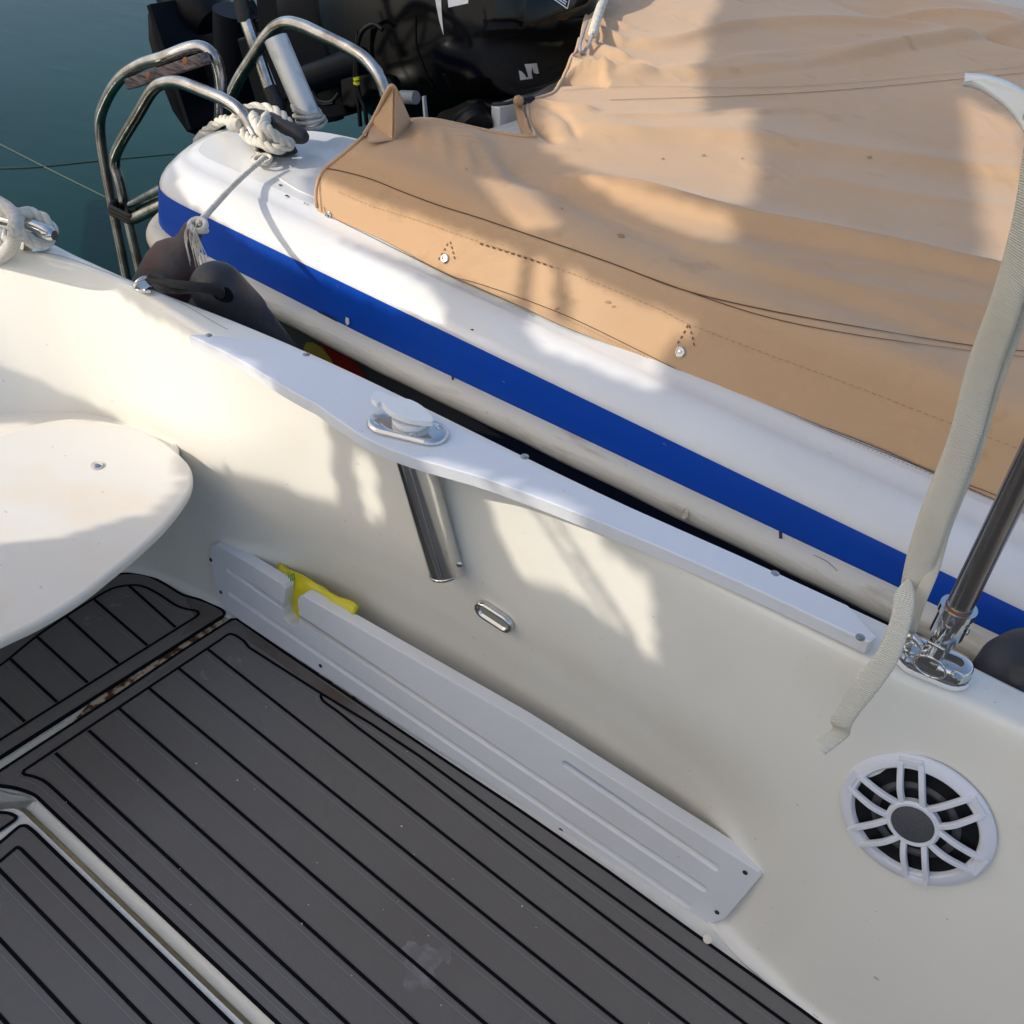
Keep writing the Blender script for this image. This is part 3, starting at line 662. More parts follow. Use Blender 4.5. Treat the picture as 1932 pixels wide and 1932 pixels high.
# ---- strap hanging by the pole: one webbing band, doubled and twisted ----
def band(name, ctr, m, parent=None, th=.0011, vscale=22.):
    """ctr: list of (point, half width vector)"""
    C_ = cr([c for c, _ in ctr], 8); Wd = cr([w_ for _, w_ in ctr], 8); V = []; U = []; s = 0; NW = 7
    for i, (c, w_) in enumerate(zip(C_, Wd)):
        if i: s += (c-C_[i-1]).length
        t = (C_[min(i+1, len(C_)-1)]-C_[max(i-1, 0)]).normalized(); n = t.cross(w_).normalized()
        for k in range(NW):
            a = -1+2*k/(NW-1); V.append(c+w_*a+n*(.0012*(1-a*a))); U.append((a, s*vscale/22))
    Fs = [(i*NW+k, i*NW+k+1, (i+1)*NW+k+1, (i+1)*NW+k) for i in range(len(C_)-1) for k in range(NW-1)]
    o = mobj(name, V, Fs, m, parent, True, uvs=U)
    sd = o.modifiers.new('thickness', 'SOLIDIFY'); sd.thickness = th*1.6; sd.offset = 0
    return o
def hw(u0, v0, u1, v1, t, t2=None): a, b = D(u0, v0, t), D(u1, v1, t2 or t); return ((a+b)/2, (b-a)*.39)
strap = thing('webbing_strap', 'cream ribbed webbing strap hanging twisted in front of the tan cover beside the steel pole', 'strap', P(1705, 1215, .63))
band('upper_band', [(Vector((-.062, 1.04, 1.50)), Vector((.016, -.01, 0))), (Vector((-.05, .93, 1.38)), Vector((.018, -.01, .0))), hw(1955, 180, 2020, 200, .98), hw(1925, 270, 2000, 290, 1.02), hw(1905, 400, 1975, 430, 1.05), hw(1868, 540, 1930, 600, 1.09), hw(1818, 680, 1890, 720, 1.14), hw(1782, 820, 1852, 850, 1.18), hw(1732, 950, 1802, 985, 1.23), hw(1705, 1040, 1772, 1065, 1.27), hw(1692, 1110, 1752, 1115, 1.30), hw(1688, 1165, 1728, 1170, 1.325), hw(1700, 1205, 1715, 1212, 1.35)], 'strap', strap)
band('lower_band', [hw(1965, 330, 1960, 420, 1.04), hw(1900, 560, 1945, 590, 1.10), hw(1858, 700, 1892, 740, 1.15), hw(1822, 840, 1855, 860, 1.19), hw(1770, 985, 1800, 995, 1.24), hw(1752, 1060, 1776, 1075, 1.275), hw(1722, 1120, 1748, 1145, 1.30), hw(1712, 1175, 1735, 1180, 1.335), hw(1702, 1212, 1722, 1222, 1.352)], 'strap', strap, vscale=22)
band('free_end', [hw(1712, 1090, 1722, 1100, 1.29), hw(1684, 1118, 1732, 1130, 1.275), hw(1675, 1165, 1722, 1185, 1.27), hw(1650, 1225, 1700, 1250, 1.275), hw(1608, 1275, 1668, 1300, 1.285), hw(1582, 1318, 1630, 1345, 1.30), hw(1562, 1355, 1612, 1372, 1.31), hw(1566, 1372, 1604, 1392, 1.33), hw(1532, 1395, 1560, 1428, 1.335)], 'strap', strap)
band('upper_loop', [hw(1820, 145, 1820, 155, 1.0), hw(1852, 141, 1846, 168, 1.0), hw(1892, 147, 1876, 190, 1.0), hw(1930, 164, 1902, 214, 1.0), hw(1962, 196, 1924, 246, 1.0), hw(1985, 262, 1950, 292, 1.0), hw(2010, 330, 1975, 360, 1.03), hw(1990, 420, 1965, 440, 1.06)], 'strap_edge', strap, th=.006)

# ---- unseen upright light blocker, added; holes cut where the sun patches should land ----
SH = math.hypot(SUN.x, SUN.y); HD = Vector((-SUN.x/SH, -SUN.y/SH, 0)); SD_ = Vector((HD.y, -HD.x, 0)); RD = 1.8
def dproj(p):
    t = (p.dot(HD)+RD)/SH; q = p+SUN*t; return (q.dot(SD_), q.z)
lit = []
def L_(fn, pts): lit.append([dproj(fn(u, v)) for u, v in pts])
LW = W
LITW = [
 (LW, [(14, 480), (40, 481), (150, 500), (250, 552), (355, 632), (500, 705), (600, 745), (658, 790), (664, 860), (662, 962), (610, 948), (560, 928), (480, 905), (400, 925), (376, 905), (362, 870), (300, 810), (200, 780), (-60, 800), (20, 790), (20, 700), (12, 600)]),
 (LW, [(702, 868), (738, 880), (740, 930), (748, 990), (716, 988), (708, 930)]),
 (LW, [(932, 905), (1145, 985), (1152, 1040), (1238, 1102), (1236, 1244), (1165, 1197), (1130, 1152), (1060, 1115), (1008, 1105), (982, 1075), (965, 1020)]),
]
lit = []
for fn, pts in LITW: L_(fn, pts)
L_(lambda u, v: P(u, v, .36), [(-250, 790), (120, 780), (280, 815), (335, 860), (342, 905), (290, 965), (100, 1015), (-250, 1045)])
ND = lambda u, v: P(u, v, .60)
L_(ND, [(300, 345), (340, 290), (440, 240), (560, 236), (650, 240), (700, 245), (650, 285), (597, 345), (600, 400), (640, 455), (752, 509), (808, 540), (805, 584), (683, 548), (605, 517), (565, 501), (446, 445), (370, 405), (345, 380)])
L_(ND, [(1012, 595), (1130, 645), (1224, 690), (1253, 696), (1248, 738), (1171, 712), (1014, 651), (985, 625)])
CS = lambda u, v: Q(u, v, 1.43)
L_(CS, [(590, 330), (690, 375), (800, 412), (905, 452), (985, 480), (1018, 600), (905, 556), (720, 494), (640, 455), (595, 405)])
L_(CS, [(1008, 488), (1042, 496), (1085, 620), (1040, 606)])
L_(CS, [(1068, 505), (1180, 556), (1296, 600), (1278, 640), (1252, 702), (1120, 640)])
CT = lambda u, v: P(u, v, .79)
L_(CT, [(1100, 0), (1250, -60), (1480, -60), (1458, 0), (1415, 58), (1362, 138), (1346, 175), (1346, 234), (1442, 223), (1429, 297), (1394, 382), (1277, 366), (1150, 330), (1054, 290), (1000, 262), (1040, 180), (1080, 100)])
L_(CT, [(1054, 303), (1203, 352), (1373, 404), (1350, 441), (1246, 409), (1150, 365)])
L_(CT, [(1856, 228), (1960, 276), (1960, 500), (1878, 500), (1862, 478), (1850, 300)])
L_(CT, [(860, 300), (960, 320), (1000, 380), (900, 372)])
def inpoly(x, y, pg):
    c = False; j = len(pg)-1
    for i in range(len(pg)):
        xi, yi = pg[i]; xj, yj = pg[j]
        if (yi > y) != (yj > y) and x < (xj-xi)*(y-yi)/(yj-yi)+xi: c = not c
        j = i
    return c
bb = [(min(p[0] for p in g), max(p[0] for p in g), min(p[1] for p in g), max(p[1] for p in g)) for g in lit]
X0, X1, Y0, Y1, CE = -4.4, 1.9, .55, 4.4, .0125
shade = [[dproj(p) for p in [q+Vector((0, .012, 0)) for q in inner_w]+[q+Vector((0, .03, 0)) for q in outer_w]+[P(385, 625, zc)]]]
shade.append([dproj(P(u, v, .6)) for u, v in [(14, 476), (75, 492), (150, 516), (250, 564), (350, 640), (530, 645), (250, 528), (100, 460), (0, 400), (-100, 400), (-100, 470)]])
for q in ([(1000, 935), (1018, 940), (1184, 1210), (1168, 1204)], [(1040, 950), (1056, 955), (1212, 1215), (1198, 1222)]): shade.append([dproj(W(u, v)) for u, v in q])
sb = [(min(p[0] for p in g), max(p[0] for p in g), min(p[1] for p in g), max(p[1] for p in g)) for g in shade]
def is_open(x, y):
    if any(q[0] <= x <= q[1] and q[2] <= y <= q[3] and inpoly(x, y, g) for g, q in zip(shade, sb)): return False
    return any(b[0] <= x <= b[1] and b[2] <= y <= b[3] and inpoly(x, y, g) for g, b in zip(lit, bb))
V = []; Fs = []
ny = int((Y1-Y0)/CE); nx = int((X1-X0)/CE)
for j in range(ny):
    y = Y0+(j+.5)*CE; run = None
    for i in range(nx+1):
        x = X0+(i+.5)*CE; ok = i < nx and not is_open(x, y)
        if ok and run is None: run = i
        if not ok and run is not None:
            xa, xb = X0+run*CE, X0+i*CE; k = len(V); V += [SD_*sx_+HD*-RD+Vector((0, 0, zz_)) for sx_, zz_ in ((xa, Y0+j*CE), (xb, Y0+j*CE), (xb, Y0+(j+1)*CE), (xa, Y0+(j+1)*CE))]; Fs.append((k, k+1, k+2, k+3)); run = None
mc_ = M['canvas']; t_ = mc_.node_tree; b_ = t_.nodes['Principled BSDF']
tr = nd(t_, 'ShaderNodeBsdfTranslucent'); tr.inputs[0].default_value = (.80, .78, .76, 1); mxs = nd(t_, 'ShaderNodeMixShader'); mxs.inputs[0].default_value = BLOCKER_T
t_.links.new(b_.outputs[0], mxs.inputs[1]); t_.links.new(tr.outputs[0], mxs.inputs[2]); t_.links.new(mxs.outputs[0], t_.nodes['Material Output'].inputs[0])
can = mobj('light_blocker', V, Fs, 'canvas', boat, False)

# ================= neighbour boat =================
nb = thing('covered_boat', 'white boat with bright blue stripe and cream rub rail under the tan cover', 'boat', (0, 2.45, -.35))
path = cr([Vector(p) for p in [(2.2, 1.25, 0), (.6, 1.25, 0), (-.6, 1.25, 0), (-1.45, 1.25, 0), (-1.70, 1.25, 0), (-1.82, 1.252, 0), (-1.89, 1.27, 0), (-1.945, 1.315, 0), (-1.99, 1.39, 0), (-2.03, 1.47, 0), (-2.05, 1.56, 0), (-2.04, 1.63, 0), (-1.975, 1.70, 0), (-1.86, 1.79, 0), (-1.76, 1.88, 0), (-1.70, 1.99, 0), (-1.68, 2.2, 0), (-1.68, 2.8, 0), (-1.8, 3.2, 0), (-1.95, 3.4, 0), (-1.9, 3.6, 0), (-1.7, 3.68, 0), (2.2, 3.68, 0)]], 8)
QI = cr([Vector(p) for p in [(2.2, 1.42, 0), (.6, 1.42, 0), (-.6, 1.42, 0), (-1.45, 1.42, 0), (-1.70, 1.42, 0), (-1.79, 1.42, 0), (-1.85, 1.42, 0), (-1.895, 1.435, 0), (-1.925, 1.475, 0), (-1.945, 1.53, 0), (-1.95, 1.57, 0), (-1.94, 1.61, 0), (-1.90, 1.65, 0), (-1.81, 1.73, 0), (-1.66, 1.78, 0), (-1.58, 1.90, 0), (-1.54, 2.1, 0), (-1.54, 2.8, 0), (-1.6, 3.1, 0), (-1.75, 3.3, 0), (-1.75, 3.45, 0), (-1.6, 3.5, 0), (2.2, 3.5, 0)]], 8)
def dzx(x): return .028*(max(-1.25, min(.6, x))+1.155)-.011
def inward(i):
    a = path[max(i-1, 0)]; b = path[min(i+1, len(path)-1)]; t = (b-a).normalized(); return Vector((t.y, -t.x, 0))
def strip(name, prof, m, parent, caps=True):
    rows = []
    for i, p in enumerate(path):
        n = (QI[i]-p)/.17; rows.append([p+n*d+Vector((0, 0, z+(dzx(p.x) if z < .53 else 0))) for d, z in prof])
    return grid(name, rows, m, parent)
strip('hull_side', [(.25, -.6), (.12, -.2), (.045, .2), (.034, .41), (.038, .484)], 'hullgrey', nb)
rubp = [(.034-.036*math.cos(a), .461+.0275*math.sin(a)) for a in [(-90+i*180/14)*math.pi/180 for i in range(15)]]
# rub rail, slightly dented along its length
rows = []
for i, p in enumerate(resample(path, .02)):
    rows.append(p)
pth = rows; rows = []
for i, p in enumerate(pth):
    a = pth[max(i-1, 0)]; b = pth[min(i+1, len(pth)-1)]; t = (b-a).normalized(); n = Vector((t.y, -t.x, 0))
    rows.append([p+n*(d+.003*noise.noise(Vector((p.x*9, z*20, 1)))*(1 if d < .02 else 0))+Vector((0, 0, z+dzx(p.x))) for d, z in rubp])
rub = grid('rub_rail', rows, 'rub', nb)
strip('blue_stripe', [(.034, .474), (.040, .52), (.048, .556)], 'blue', nb)
strip('hull_top', [(.040, .47), (.043, .52), (.0505, .557), (.056, .566), (.068, .578), (.095, .594), (.12, .604), (.128, .602), (.15, .608), (.17, .612)], 'hull', nb)
inn_ = [q+Vector((0, 0, .612)) for q in QI]
bmd = bmesh.new(); vs = [bmd.verts.new(p) for p in inn_ + [Vector((2.2, 3.5, .612))]]; f_ = bmd.faces.new(vs); bmesh.ops.triangulate(bmd, faces=bmd.faces)
med = bpy.data.meshes.new('deck'); bmd.to_mesh(med); bmd.free(); med.materials.append(M['hull']); dk = bpy.data.objects.new('deck', med); COL.objects.link(dk); setparent(dk, nb); fixn(dk)
hs = bpy.data.objects['hull_side']
# raised deck pad beside cover and small drilled holes
prism('deck_panel', [P(u, v, .612) for u, v in [(522, 336), (592, 292), (604, 294), (640, 300), (700, 420), (560, 360)]], (0, 0, .003), 'hull', nb, bevel=.0015)
for u, v, r in [(529, 349, .004), (541, 369, .004), (575, 383, .0025), (581, 386, .002), (568, 262, .002), (891, 622, .003)]:
    lathe('screw_hole', [(r, 0), (0, .0006)], P(u, v, .6135 if u < 700 else .604), (0, 0, 1), 'hole', nb, 10)
prism('transom_panel', [QX(u, v, -1.655) for u, v in [(926, 300), (926, 198), (950, 190), (972, 182), (1000, 170), (1029, 148), (1058, 117), (1084, 78), (1099, 39), (1107, 0), (1115, -50), (1180, -50), (1180, 300)]], (.03, 0, 0), 'hull', nb, bevel=.004)
# printed shapes on hull side (behind the gap)
def hsd(pts, m, nm, off=.004): return patch_on(nm, hs, pts, m, nb, off)
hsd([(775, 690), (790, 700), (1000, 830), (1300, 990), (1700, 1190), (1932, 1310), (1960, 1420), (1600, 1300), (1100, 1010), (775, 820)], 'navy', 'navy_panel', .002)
hsd([(575, 655), (580, 645), (592, 645), (610, 655), (625, 672), (632, 690), (628, 700), (600, 690), (580, 672)], 'olive', 'round_emblem', .003)
cres = cr([hit(hs, u, v)[0] for u, v in [(575, 640), (598, 640), (625, 662), (655, 700), (690, 745)] if hit(hs, u, v)[0]], 6)
hsd([(592, 632), (625, 640), (660, 665), (690, 705), (705, 740), (680, 740), (655, 712), (630, 680), (610, 655)], 'red', 'curved_band', .0035)
hsd([(722, 738), (738, 735), (738, 732), (746, 738), (738, 744), (738, 741), (722, 742)], 'black', 'arrow_mark', .004)
# cracks and splits of rub rail and stripe
for pts, wdt in [([(852, 704), (855, 718)], .004), ([(1472, 1003), (1473, 1017)], .005), ([(702, 632), (706, 642)], .003), ([(1535, 1048), (1560, 1060), (1580, 1078)], .0008)]:
    line_on('crack', rub, pts, wdt, 'hole', nb)
ht = bpy.data.objects['hull_top']; bs = bpy.data.objects['blue_stripe']
patch_on('torn_flap', rub, [(605, 588), (625, 592), (645, 603), (660, 610), (670, 618), (655, 615), (640, 610), (620, 606)], 'hull', nb, .006)
patch_on('torn_flap', bs, [(655, 597), (661, 600), (662, 610), (657, 613), (654, 606)], 'hull', nb, .004)
patch_on('tear', bs, [(600, 586), (615, 590), (628, 598), (640, 606), (630, 608), (612, 600)], 'navy', nb, .003)
patch_on('round_plug', rub, [(1291, 962), (1297, 957), (1301, 962), (1299, 975), (1293, 980), (1288, 974)], 'rub', nb, .004)

# ---- stainless tubes at the stern: boarding ladder and deck rail ----
lad = thing('boarding_ladder', 'bent stainless ladder with a wooden pad over the water at the covered boat stern', 'ladder', (-2.2, 1.6, 0))
YB = 1.54
B_ = [Q(u, v, YB) for u, v in [(275, 560), (244, 424), (225, 342), (216, 306), (226, 273), (260, 216), (288, 170), (312, 156), (342, 156), (384, 172), (424, 189), (455, 212), (478, 250)]]+[P(495, 300, .612)]
tube('front_tube', B_, .0145, 'rail', lad, 20)
YA = 1.58
A_ = [Q(u, v, YA) for u, v in [(246, 560), (219, 425), (197, 310), (188, 235), (200, 190), (227, 148), (266, 122), (310, 108)]]+[Q(u, v, YA+dy) for u, v, dy in [(355, 91, .03), (383, 90, .05), (405, 110, .06), (416, 150, .07), (416, 200, .08), (413, 260, .1)]]
tube('rear_tube', A_, .0145, 'rail', lad, 20)
tube('cross_tube', [Q(250, 388, 1.53), Q(310, 356, 1.5), Q(350, 335, 1.5)], .0145, 'rail', lad, 20, 2)
tube('cross_tube', [Q(255, 412, 1.5), Q(310, 385, 1.5), Q(350, 368, 1.5)], .0145, 'rail', lad, 20, 2)
for k, (u0, v0) in enumerate([(245, 395), (247, 402), (249, 409)]):
    tube('cord_wrap', [Q(208, 388+k*6, 1.52), Q(225, 398+k*6, 1.50), Q(248, 408+k*6, 1.49), Q(258, 398+k*5, 1.53), Q(245, 386+k*6, 1.60), Q(222, 378+k*6, 1.60)], .006, 'cordb', lad, 8, closed=True)
wa, wb = Q(246, 158, YA-.01), Q(388, 110, YA+.02); wt = (wb-wa).normalized(); wn = wt.cross(Vector((0, 1, 0))).normalized()
wo = fixn(mobj('wooden_pad', *boxgeo((wa+wb)/2-Vector((0, 0, .0)), wt*(wb-wa).length/2, Vector((0, .016, 0)), wn*.013), 'wood', lad, False))
bv = wo.modifiers.new('bevel', 'BEVEL'); bv.width = .003
for u, v in [(280, 142), (350, 115)]: screw(Q(u, v, YA-.028), (0, -1, .4), .009, lad, 'rust', 'bolt')
lathe('rail_foot', [(.024, 0), (.024, .003), (.018, .006), (.0155, .010), (.0155, .02)], P(495, 300, .613), (0, 0, 1), 'steel', nb, 28)
YR = 1.84
R_ = [Q(u, v, YR) for u, v in [(424, 205), (450, 150), (476, 109), (497, 76), (517, 53), (542, 43), (570, 49), (603, 64), (671, 98), (700, 122), (718, 150), (730, 185), (738, 230)]]
tube('stern_rail', R_, .0155, 'rail', nb, 20)
# ---- galvanised tube lashed upright ----
YG = 1.66
g0, g1 = Q(590, 236, YG), Q(520, 72, YG)
gt = thing('flag_socket', 'open galvanised tube standing lashed on the stern deck behind the black cleat', 'tube', tuple(g0))
gv = (g1-g0).normalized()
lathe('tube', [(.0, 0), (.027, 0), (.027, (g1-g0).length), (.0245, (g1-g0).length), (.0245, .05), (0, .05)], g0, gv, 'galv', gt, 36)
cw = []
for k in range(5):
    c = g0+gv*(.006+k*.008); cw.append(tubegeo(cr([c+Vector(((.031+.002*math.sin(k*2+a))*math.cos(a), (.031+.002*math.sin(k*2+a))*math.sin(a), .006*math.sin(a+k))) for a in [i*math.pi/4 for i in range(8)]], 4, True), .0045, 8, True))
tag(mobj('lashing_cord', *merge(cw), 'cordw'), 'thin grey cord coiled round the foot of the galvanised tube', 'cord')
# ---- taped steel pole ----
tp_ = thing('boat_hook', 'worn steel pole with black taped ends standing in front of the engine', 'pole', tuple(Q(518, 195, 1.95)))
YP = 1.86
tube('shaft', [Q(458, 20, YP), Q(512, 178, YP)], .0165, 'rail', tp_, 24, 1)
tube('taped_grip', [Q(446, -40, YP), Q(463, 40, YP)], .0195, 'tape', tp_, 24, 1)
tube('taped_end', [Q(508, 165, YP), Q(524, 200, YP), Q(526, 216, YP)], [.019, .021, .017], 'tape', tp_, 24, 6)
tube('thin_rod', [Q(478, 60, YP+.03), Q(522, 170, YP+.03)], .007, 'rail', tp_, 12, 1)

# ---- cleats and ropes ----
def cleat(name, m, a, b, parent, h=.03, r=.012):
    c = (a+b)/2; t = (b-a).normalized(); L = (b-a).length/2; up = Vector((0, 0, 1))
    o = tube(name, [a, a.lerp(b, .12), a.lerp(b, .5)+up*.004, a.lerp(b, .88), b], [r*.55, r, r*1.15, r, r*.55], m, parent, 18)
    for s in (-.3, .3): lathe('leg', [(r*1.3, -h), (r*1.1, -h*.8), (r*.8, -h*.3), (r*.8, 0)], c+t*s*L, up, m, o, 20, scale=(1.3, 1))
    return o
ca, cb_ = P(450, 212, .668), P(577, 260, .668)
cleat('cleat', 'fblack', ca, cb_, nb, .05, .020)
zz = .665
def rp(lst, z): return [P(u, v, z if len(q) == 0 else q[0]) for u, v, *q in lst]
nr = thing('mooring_rope', 'white three-strand rope knotted round the black cleat of the covered boat', 'rope', tuple(P(505, 240, .66)))
rope('knot_loop', rp([(438, 232, .65), (462, 208, .68), (495, 204, .69), (525, 214, .69), (545, 236, .68), (545, 262, .655), (535, 276, .645), (512, 272, .65), (498, 255, .68), (484, 232, .69), (478, 215, .67)], zz), .0125, 'rope', nr)
rope('knot_loop', rp([(505, 215, .68), (500, 235, .70), (512, 250, .70), (528, 262, .68), (548, 272, .66), (520, 282, .655), (495, 270, .66), (470, 262, .64), (455, 245, .65)], zz), .0115, 'rope', nr)
rope('rope_tail', rp([(445, 238, .655), (425, 226, .64), (405, 236, .61), (385, 252, .58), (372, 268, .5)], zz), .0115, 'rope', nr)
lathe('rope_end', [(.0, -.02), (.014, -.012), (.016, 0), (.013, .012), (0, .02)], P(442, 236, .655), (1, .3, .2), 'rope', nr, 12)
# our own cleat with two ropes
oc = cleat('cleat', 'steel', P(-25, 408, .64), P(103, 444, .64), boat, .035, .016)
or_ = thing('dock_line', 'cream three-strand rope with dark marks looped round the silver cleat of the near boat', 'rope', tuple(P(50, 425, .62)))
rope('loop', rp([(-60, 380, .66), (-10, 392, .67), (25, 404, .67), (62, 404, .66), (88, 420, .65), (97, 440, .635), (85, 456, .625), (60, 455, .63), (38, 440, .65), (25, 420, .66)], .65), .0125, 'rope', or_)
rope('loop', rp([(5, 470, .62), (-20, 450, .63), (-50, 420, .64)], .65), .0125, 'rope', or_)
ob_ = thing('braided_line', 'pale grey braided rope crossing over the silver cleat and down the inner side', 'rope', tuple(P(20, 400, .64)))
tube('line', rp([(-60, 340, .70), (-20, 372, .69), (12, 392, .70), (28, 410, .71), (30, 432, .70), (24, 458, .66), (8, 478, .61), (-20, 500, .56), (-60, 540, .5)], .66), .0125, 'braid', ob_, 14)

# ---- fenders ----
fb0 = P(370, 424, .66)
f1 = thing('brown_fender', 'worn brown rubber fender hanging on thin white rope beside the blue stripe', 'fender', tuple(fb0))
ax1 = (P(328, 505, .50)-P(370, 430, .60)).normalized()
lathe('body', [(.0, 0), (.016, .001), (.021, .012), (.022, .03), (.025, .048), (.040, .064), (.053, .082), (.059, .110), (.060, .30), (.05, .36), (0, .38)], fb0, P(318, 520, .555)-fb0, 'fbrown', f1, 40, scale=(1, .8), ref=(1, .0, 0))
lathe('eye', [(.006, 0), (0, .001)], P(355, 440, .665), Vector((-.3, -.9, .5)), 'hole', f1, 16, scale=(.7, 1.5))
wr = thing('fender_line', 'thin white twisted rope tied from the stern rail foot to the brown fender', 'rope', tuple(P(495, 300, .63)))
rope('line', [P(500, 296, .645), P(440, 350, .64), Vector(P(374, 422, .675))], .0062, 'rope', wr, pitch=.03)
gs = [tubegeo(cr([P(495, 300, .615+.008*k)+Vector((.019*math.cos(a), .019*math.sin(a), .003*math.sin(a))) for a in [i*math.pi/4 for i in range(8)]], 4, True), .0042, 8, True) for k in range(3)]
mobj('knot', *merge(gs), 'rope', wr)
kf = P(373, 424, .672)
gs = [tubegeo(cr([kf+Vector((.018*math.cos(a), .012*math.sin(a), -.006*k+.006*math.sin(a+k))) for a in [i*math.pi/4 for i in range(8)]], 4, True), .005, 8, True) for k in range(3)]
for k in range(26):
    a = random.random()*6.28; L = random.uniform(.03, .075); q = kf+Vector((random.uniform(-.012, .02), -.014, random.uniform(-.02, .01)))
    gs.append(tubegeo(cr([q, q+Vector((.012*math.cos(a)+.006, -.006, -L*.4)), q+Vector((.016*math.cos(a)+.012, -.004, -L))], 4), .0009, 4))
mobj('frayed_knot', *merge(gs), 'rope', wr)
# black fender, tied to our gunwale shackle
fk = P(412, 545, .60)
f2 = thing('black_fender', 'black rubber fender with a cord through its eye, squeezed between the two boats', 'fender', tuple(fk))
ax2 = (P(500, 652, .45)-fk).normalized()
lathe('body', [(.0, -.048), (.012, -.0475), (.022, -.045), (.032, -.039), (.041, -.031), (.048, -.020), (.052, -.006), (.054, .03), (.057, .070), (.057, .080), (.054, .084), (.0535, .20), (.0605, .45), (0, .5)], fk, ax2, 'fblack', f2, 44, scale=(.92, 1), ref=(0, 0, 1))
tocam = (CAM-fk).normalized()
lathe('eye', [(.019, 0), (.015, .002), (0, .0025)], fk+tocam*.0545+ax2*.010, tocam, 'caulk', f2, 24, scale=(.75, 1.2))
bc = thing('black_rope', 'short black cord joining the shackle on the gunwale to the black fender', 'cord', tuple(P(300, 530, .62)))
tube('strand', [P(282, 528, .625), P(330, 536, .64), P(375, 540, .64), fk+tocam*.064, fk+tocam*.05+Vector((.005, 0, -.01))], .0075, 'cordb', bc, 10)
tube('strand', [P(285, 532, .62), P(320, 546, .625), P(350, 548, .625), P(378, 545, .635), fk+tocam*.062+Vector((.0, 0, -.008))], .0065, 'cordb', bc, 10)
tube('knot', [P(288, 518, .635), P(310, 524, .64), P(325, 540, .63), P(308, 545, .625), P(292, 532, .625)], .008, 'cordb', bc, 10, closed=True)
sh = thing('shackle', 'small stainless bow shackle on the near gunwale holding the black cord', 'shackle', tuple(P(265, 540, .605)))
tube('bow', [P(252, 543, .61), P(258, 532, .625), P(272, 524, .63), P(285, 527, .625), P(290, 538, .615)], .0032, 'steel', sh, 12)
tube('pin', [P(248, 540, .608), P(262, 548, .608), P(285, 550, .608)], .003, 'steel', sh, 12)
pl_ = fixn(mobj('plate', *boxgeo(P(272, 541, .608), (P(285, 546, .608)-P(260, 538, .608))*.5, Vector((.004, -.014, 0)), Vector((0, 0, .004))), 'rail', sh, False))
bv = pl_.modifiers.new('bevel', 'BEVEL'); bv.width = .0015
# right-hand fender
f3 = thing('ball_fender', 'round black fender end cut by the right edge of the photo, between the two hulls', 'fender', tuple(P(1945, 1275, .55)))
fc3 = P(1950, 1285, .56)
lathe('body', [(0, .062), (.03, .058), (.055, .042), (.066, .018), (.068, -.01), (.068, -.35), (0, -.4)], fc3, (0, 0, 1), 'fblack', f3, 40, scale=(1.15, 1))
lathe('eye', [(.013, 0), (.010, .002), (0, .001)], P(1921, 1272, .615), (CAM-fc3).normalized(), 'hole', f3, 20)
# ---- yellow packet in the pocket ----
yb = thing('yellow_packet', 'crumpled yellow plastic packet with green lettering stuffed in the side pocket', 'packet', (-1.0, .95, .06))
def YPn(u, v): return Q(u, v-13, .945, .05)
q0 = [(533, 1078), (541, 1074), (556, 1084), (585, 1100), (620, 1120), (655, 1142), (676, 1160), (680, 1172), (672, 1196), (640, 1200), (600, 1190), (560, 1180), (545, 1172), (538, 1140), (535, 1105)]
rows = []
NXY = 24
tl, trr, bl, br = YPn(533, 1076), YPn(679, 1158), YPn(520, 1215), YPn(650, 1290)
for i in range(NXY+1):
    r = []
    for j in range(13):
        s, t = i/NXY, j/12
        p = tl.lerp(trr, s).lerp(bl.lerp(br, s), t)
        p += Vector((0, -.016*math.sin(math.pi*min(1, t*1.1))**.5-.006*noise.noise(Vector((s*5, t*4, 3)))*1.5, .003*noise.noise(Vector((s*9, 2, 1)))*(1-t)))
        r.append(p)
    rows.append(r)
bg_ = grid('wrapper', rows, 'bag', yb); sd = bg_.modifiers.new('thickness', 'SOLIDIFY'); sd.thickness = .008; sd.offset = 1
# lettering
def text_on(name, txt, a, b, m, parent, nrm, size, off=.002, shear=.3):
    cu = bpy.data.curves.new(name, 'FONT'); cu.body = txt; cu.size = size; cu.shear = shear; cu.extrude = .0002
    o = bpy.data.objects.new(name, cu); COL.objects.link(o); dg = bpy.context.evaluated_depsgraph_get()
    me = bpy.data.meshes.new_from_object(o.evaluated_get(dg)); bpy.data.objects.remove(o)
    x = (b-a).normalized(); z = Vector(nrm).normalized(); y = z.cross(x).normalized(); z = x.cross(y)
    for v in me.vertices: v.co = a+x*v.co.x+y*v.co.y+z*(v.co.z+off)
    me.materials.clear(); me.materials.append(M[m]); me.name = name
    q = bpy.data.objects.new(name, me); COL.objects.link(q)
    if parent: setparent(q, parent)
    return q
nYP = Vector((0, -1, .35)).normalized()
text_on('lettering', 'Balin', YPn(546, 1104)+Vector((0, -.024, 0)), YPn(580, 1094)+Vector((0, -.024, 0)), 'green', yb, nYP, .03, .0, .4)
tube('green_squiggle', [YPn(u, v)+Vector((0, -.0215, .002)) for u, v in [(610, 1134), (625, 1136), (640, 1150), (628, 1152), (645, 1158), (656, 1162), (640, 1146)]], .0008, 'green', yb, 6)
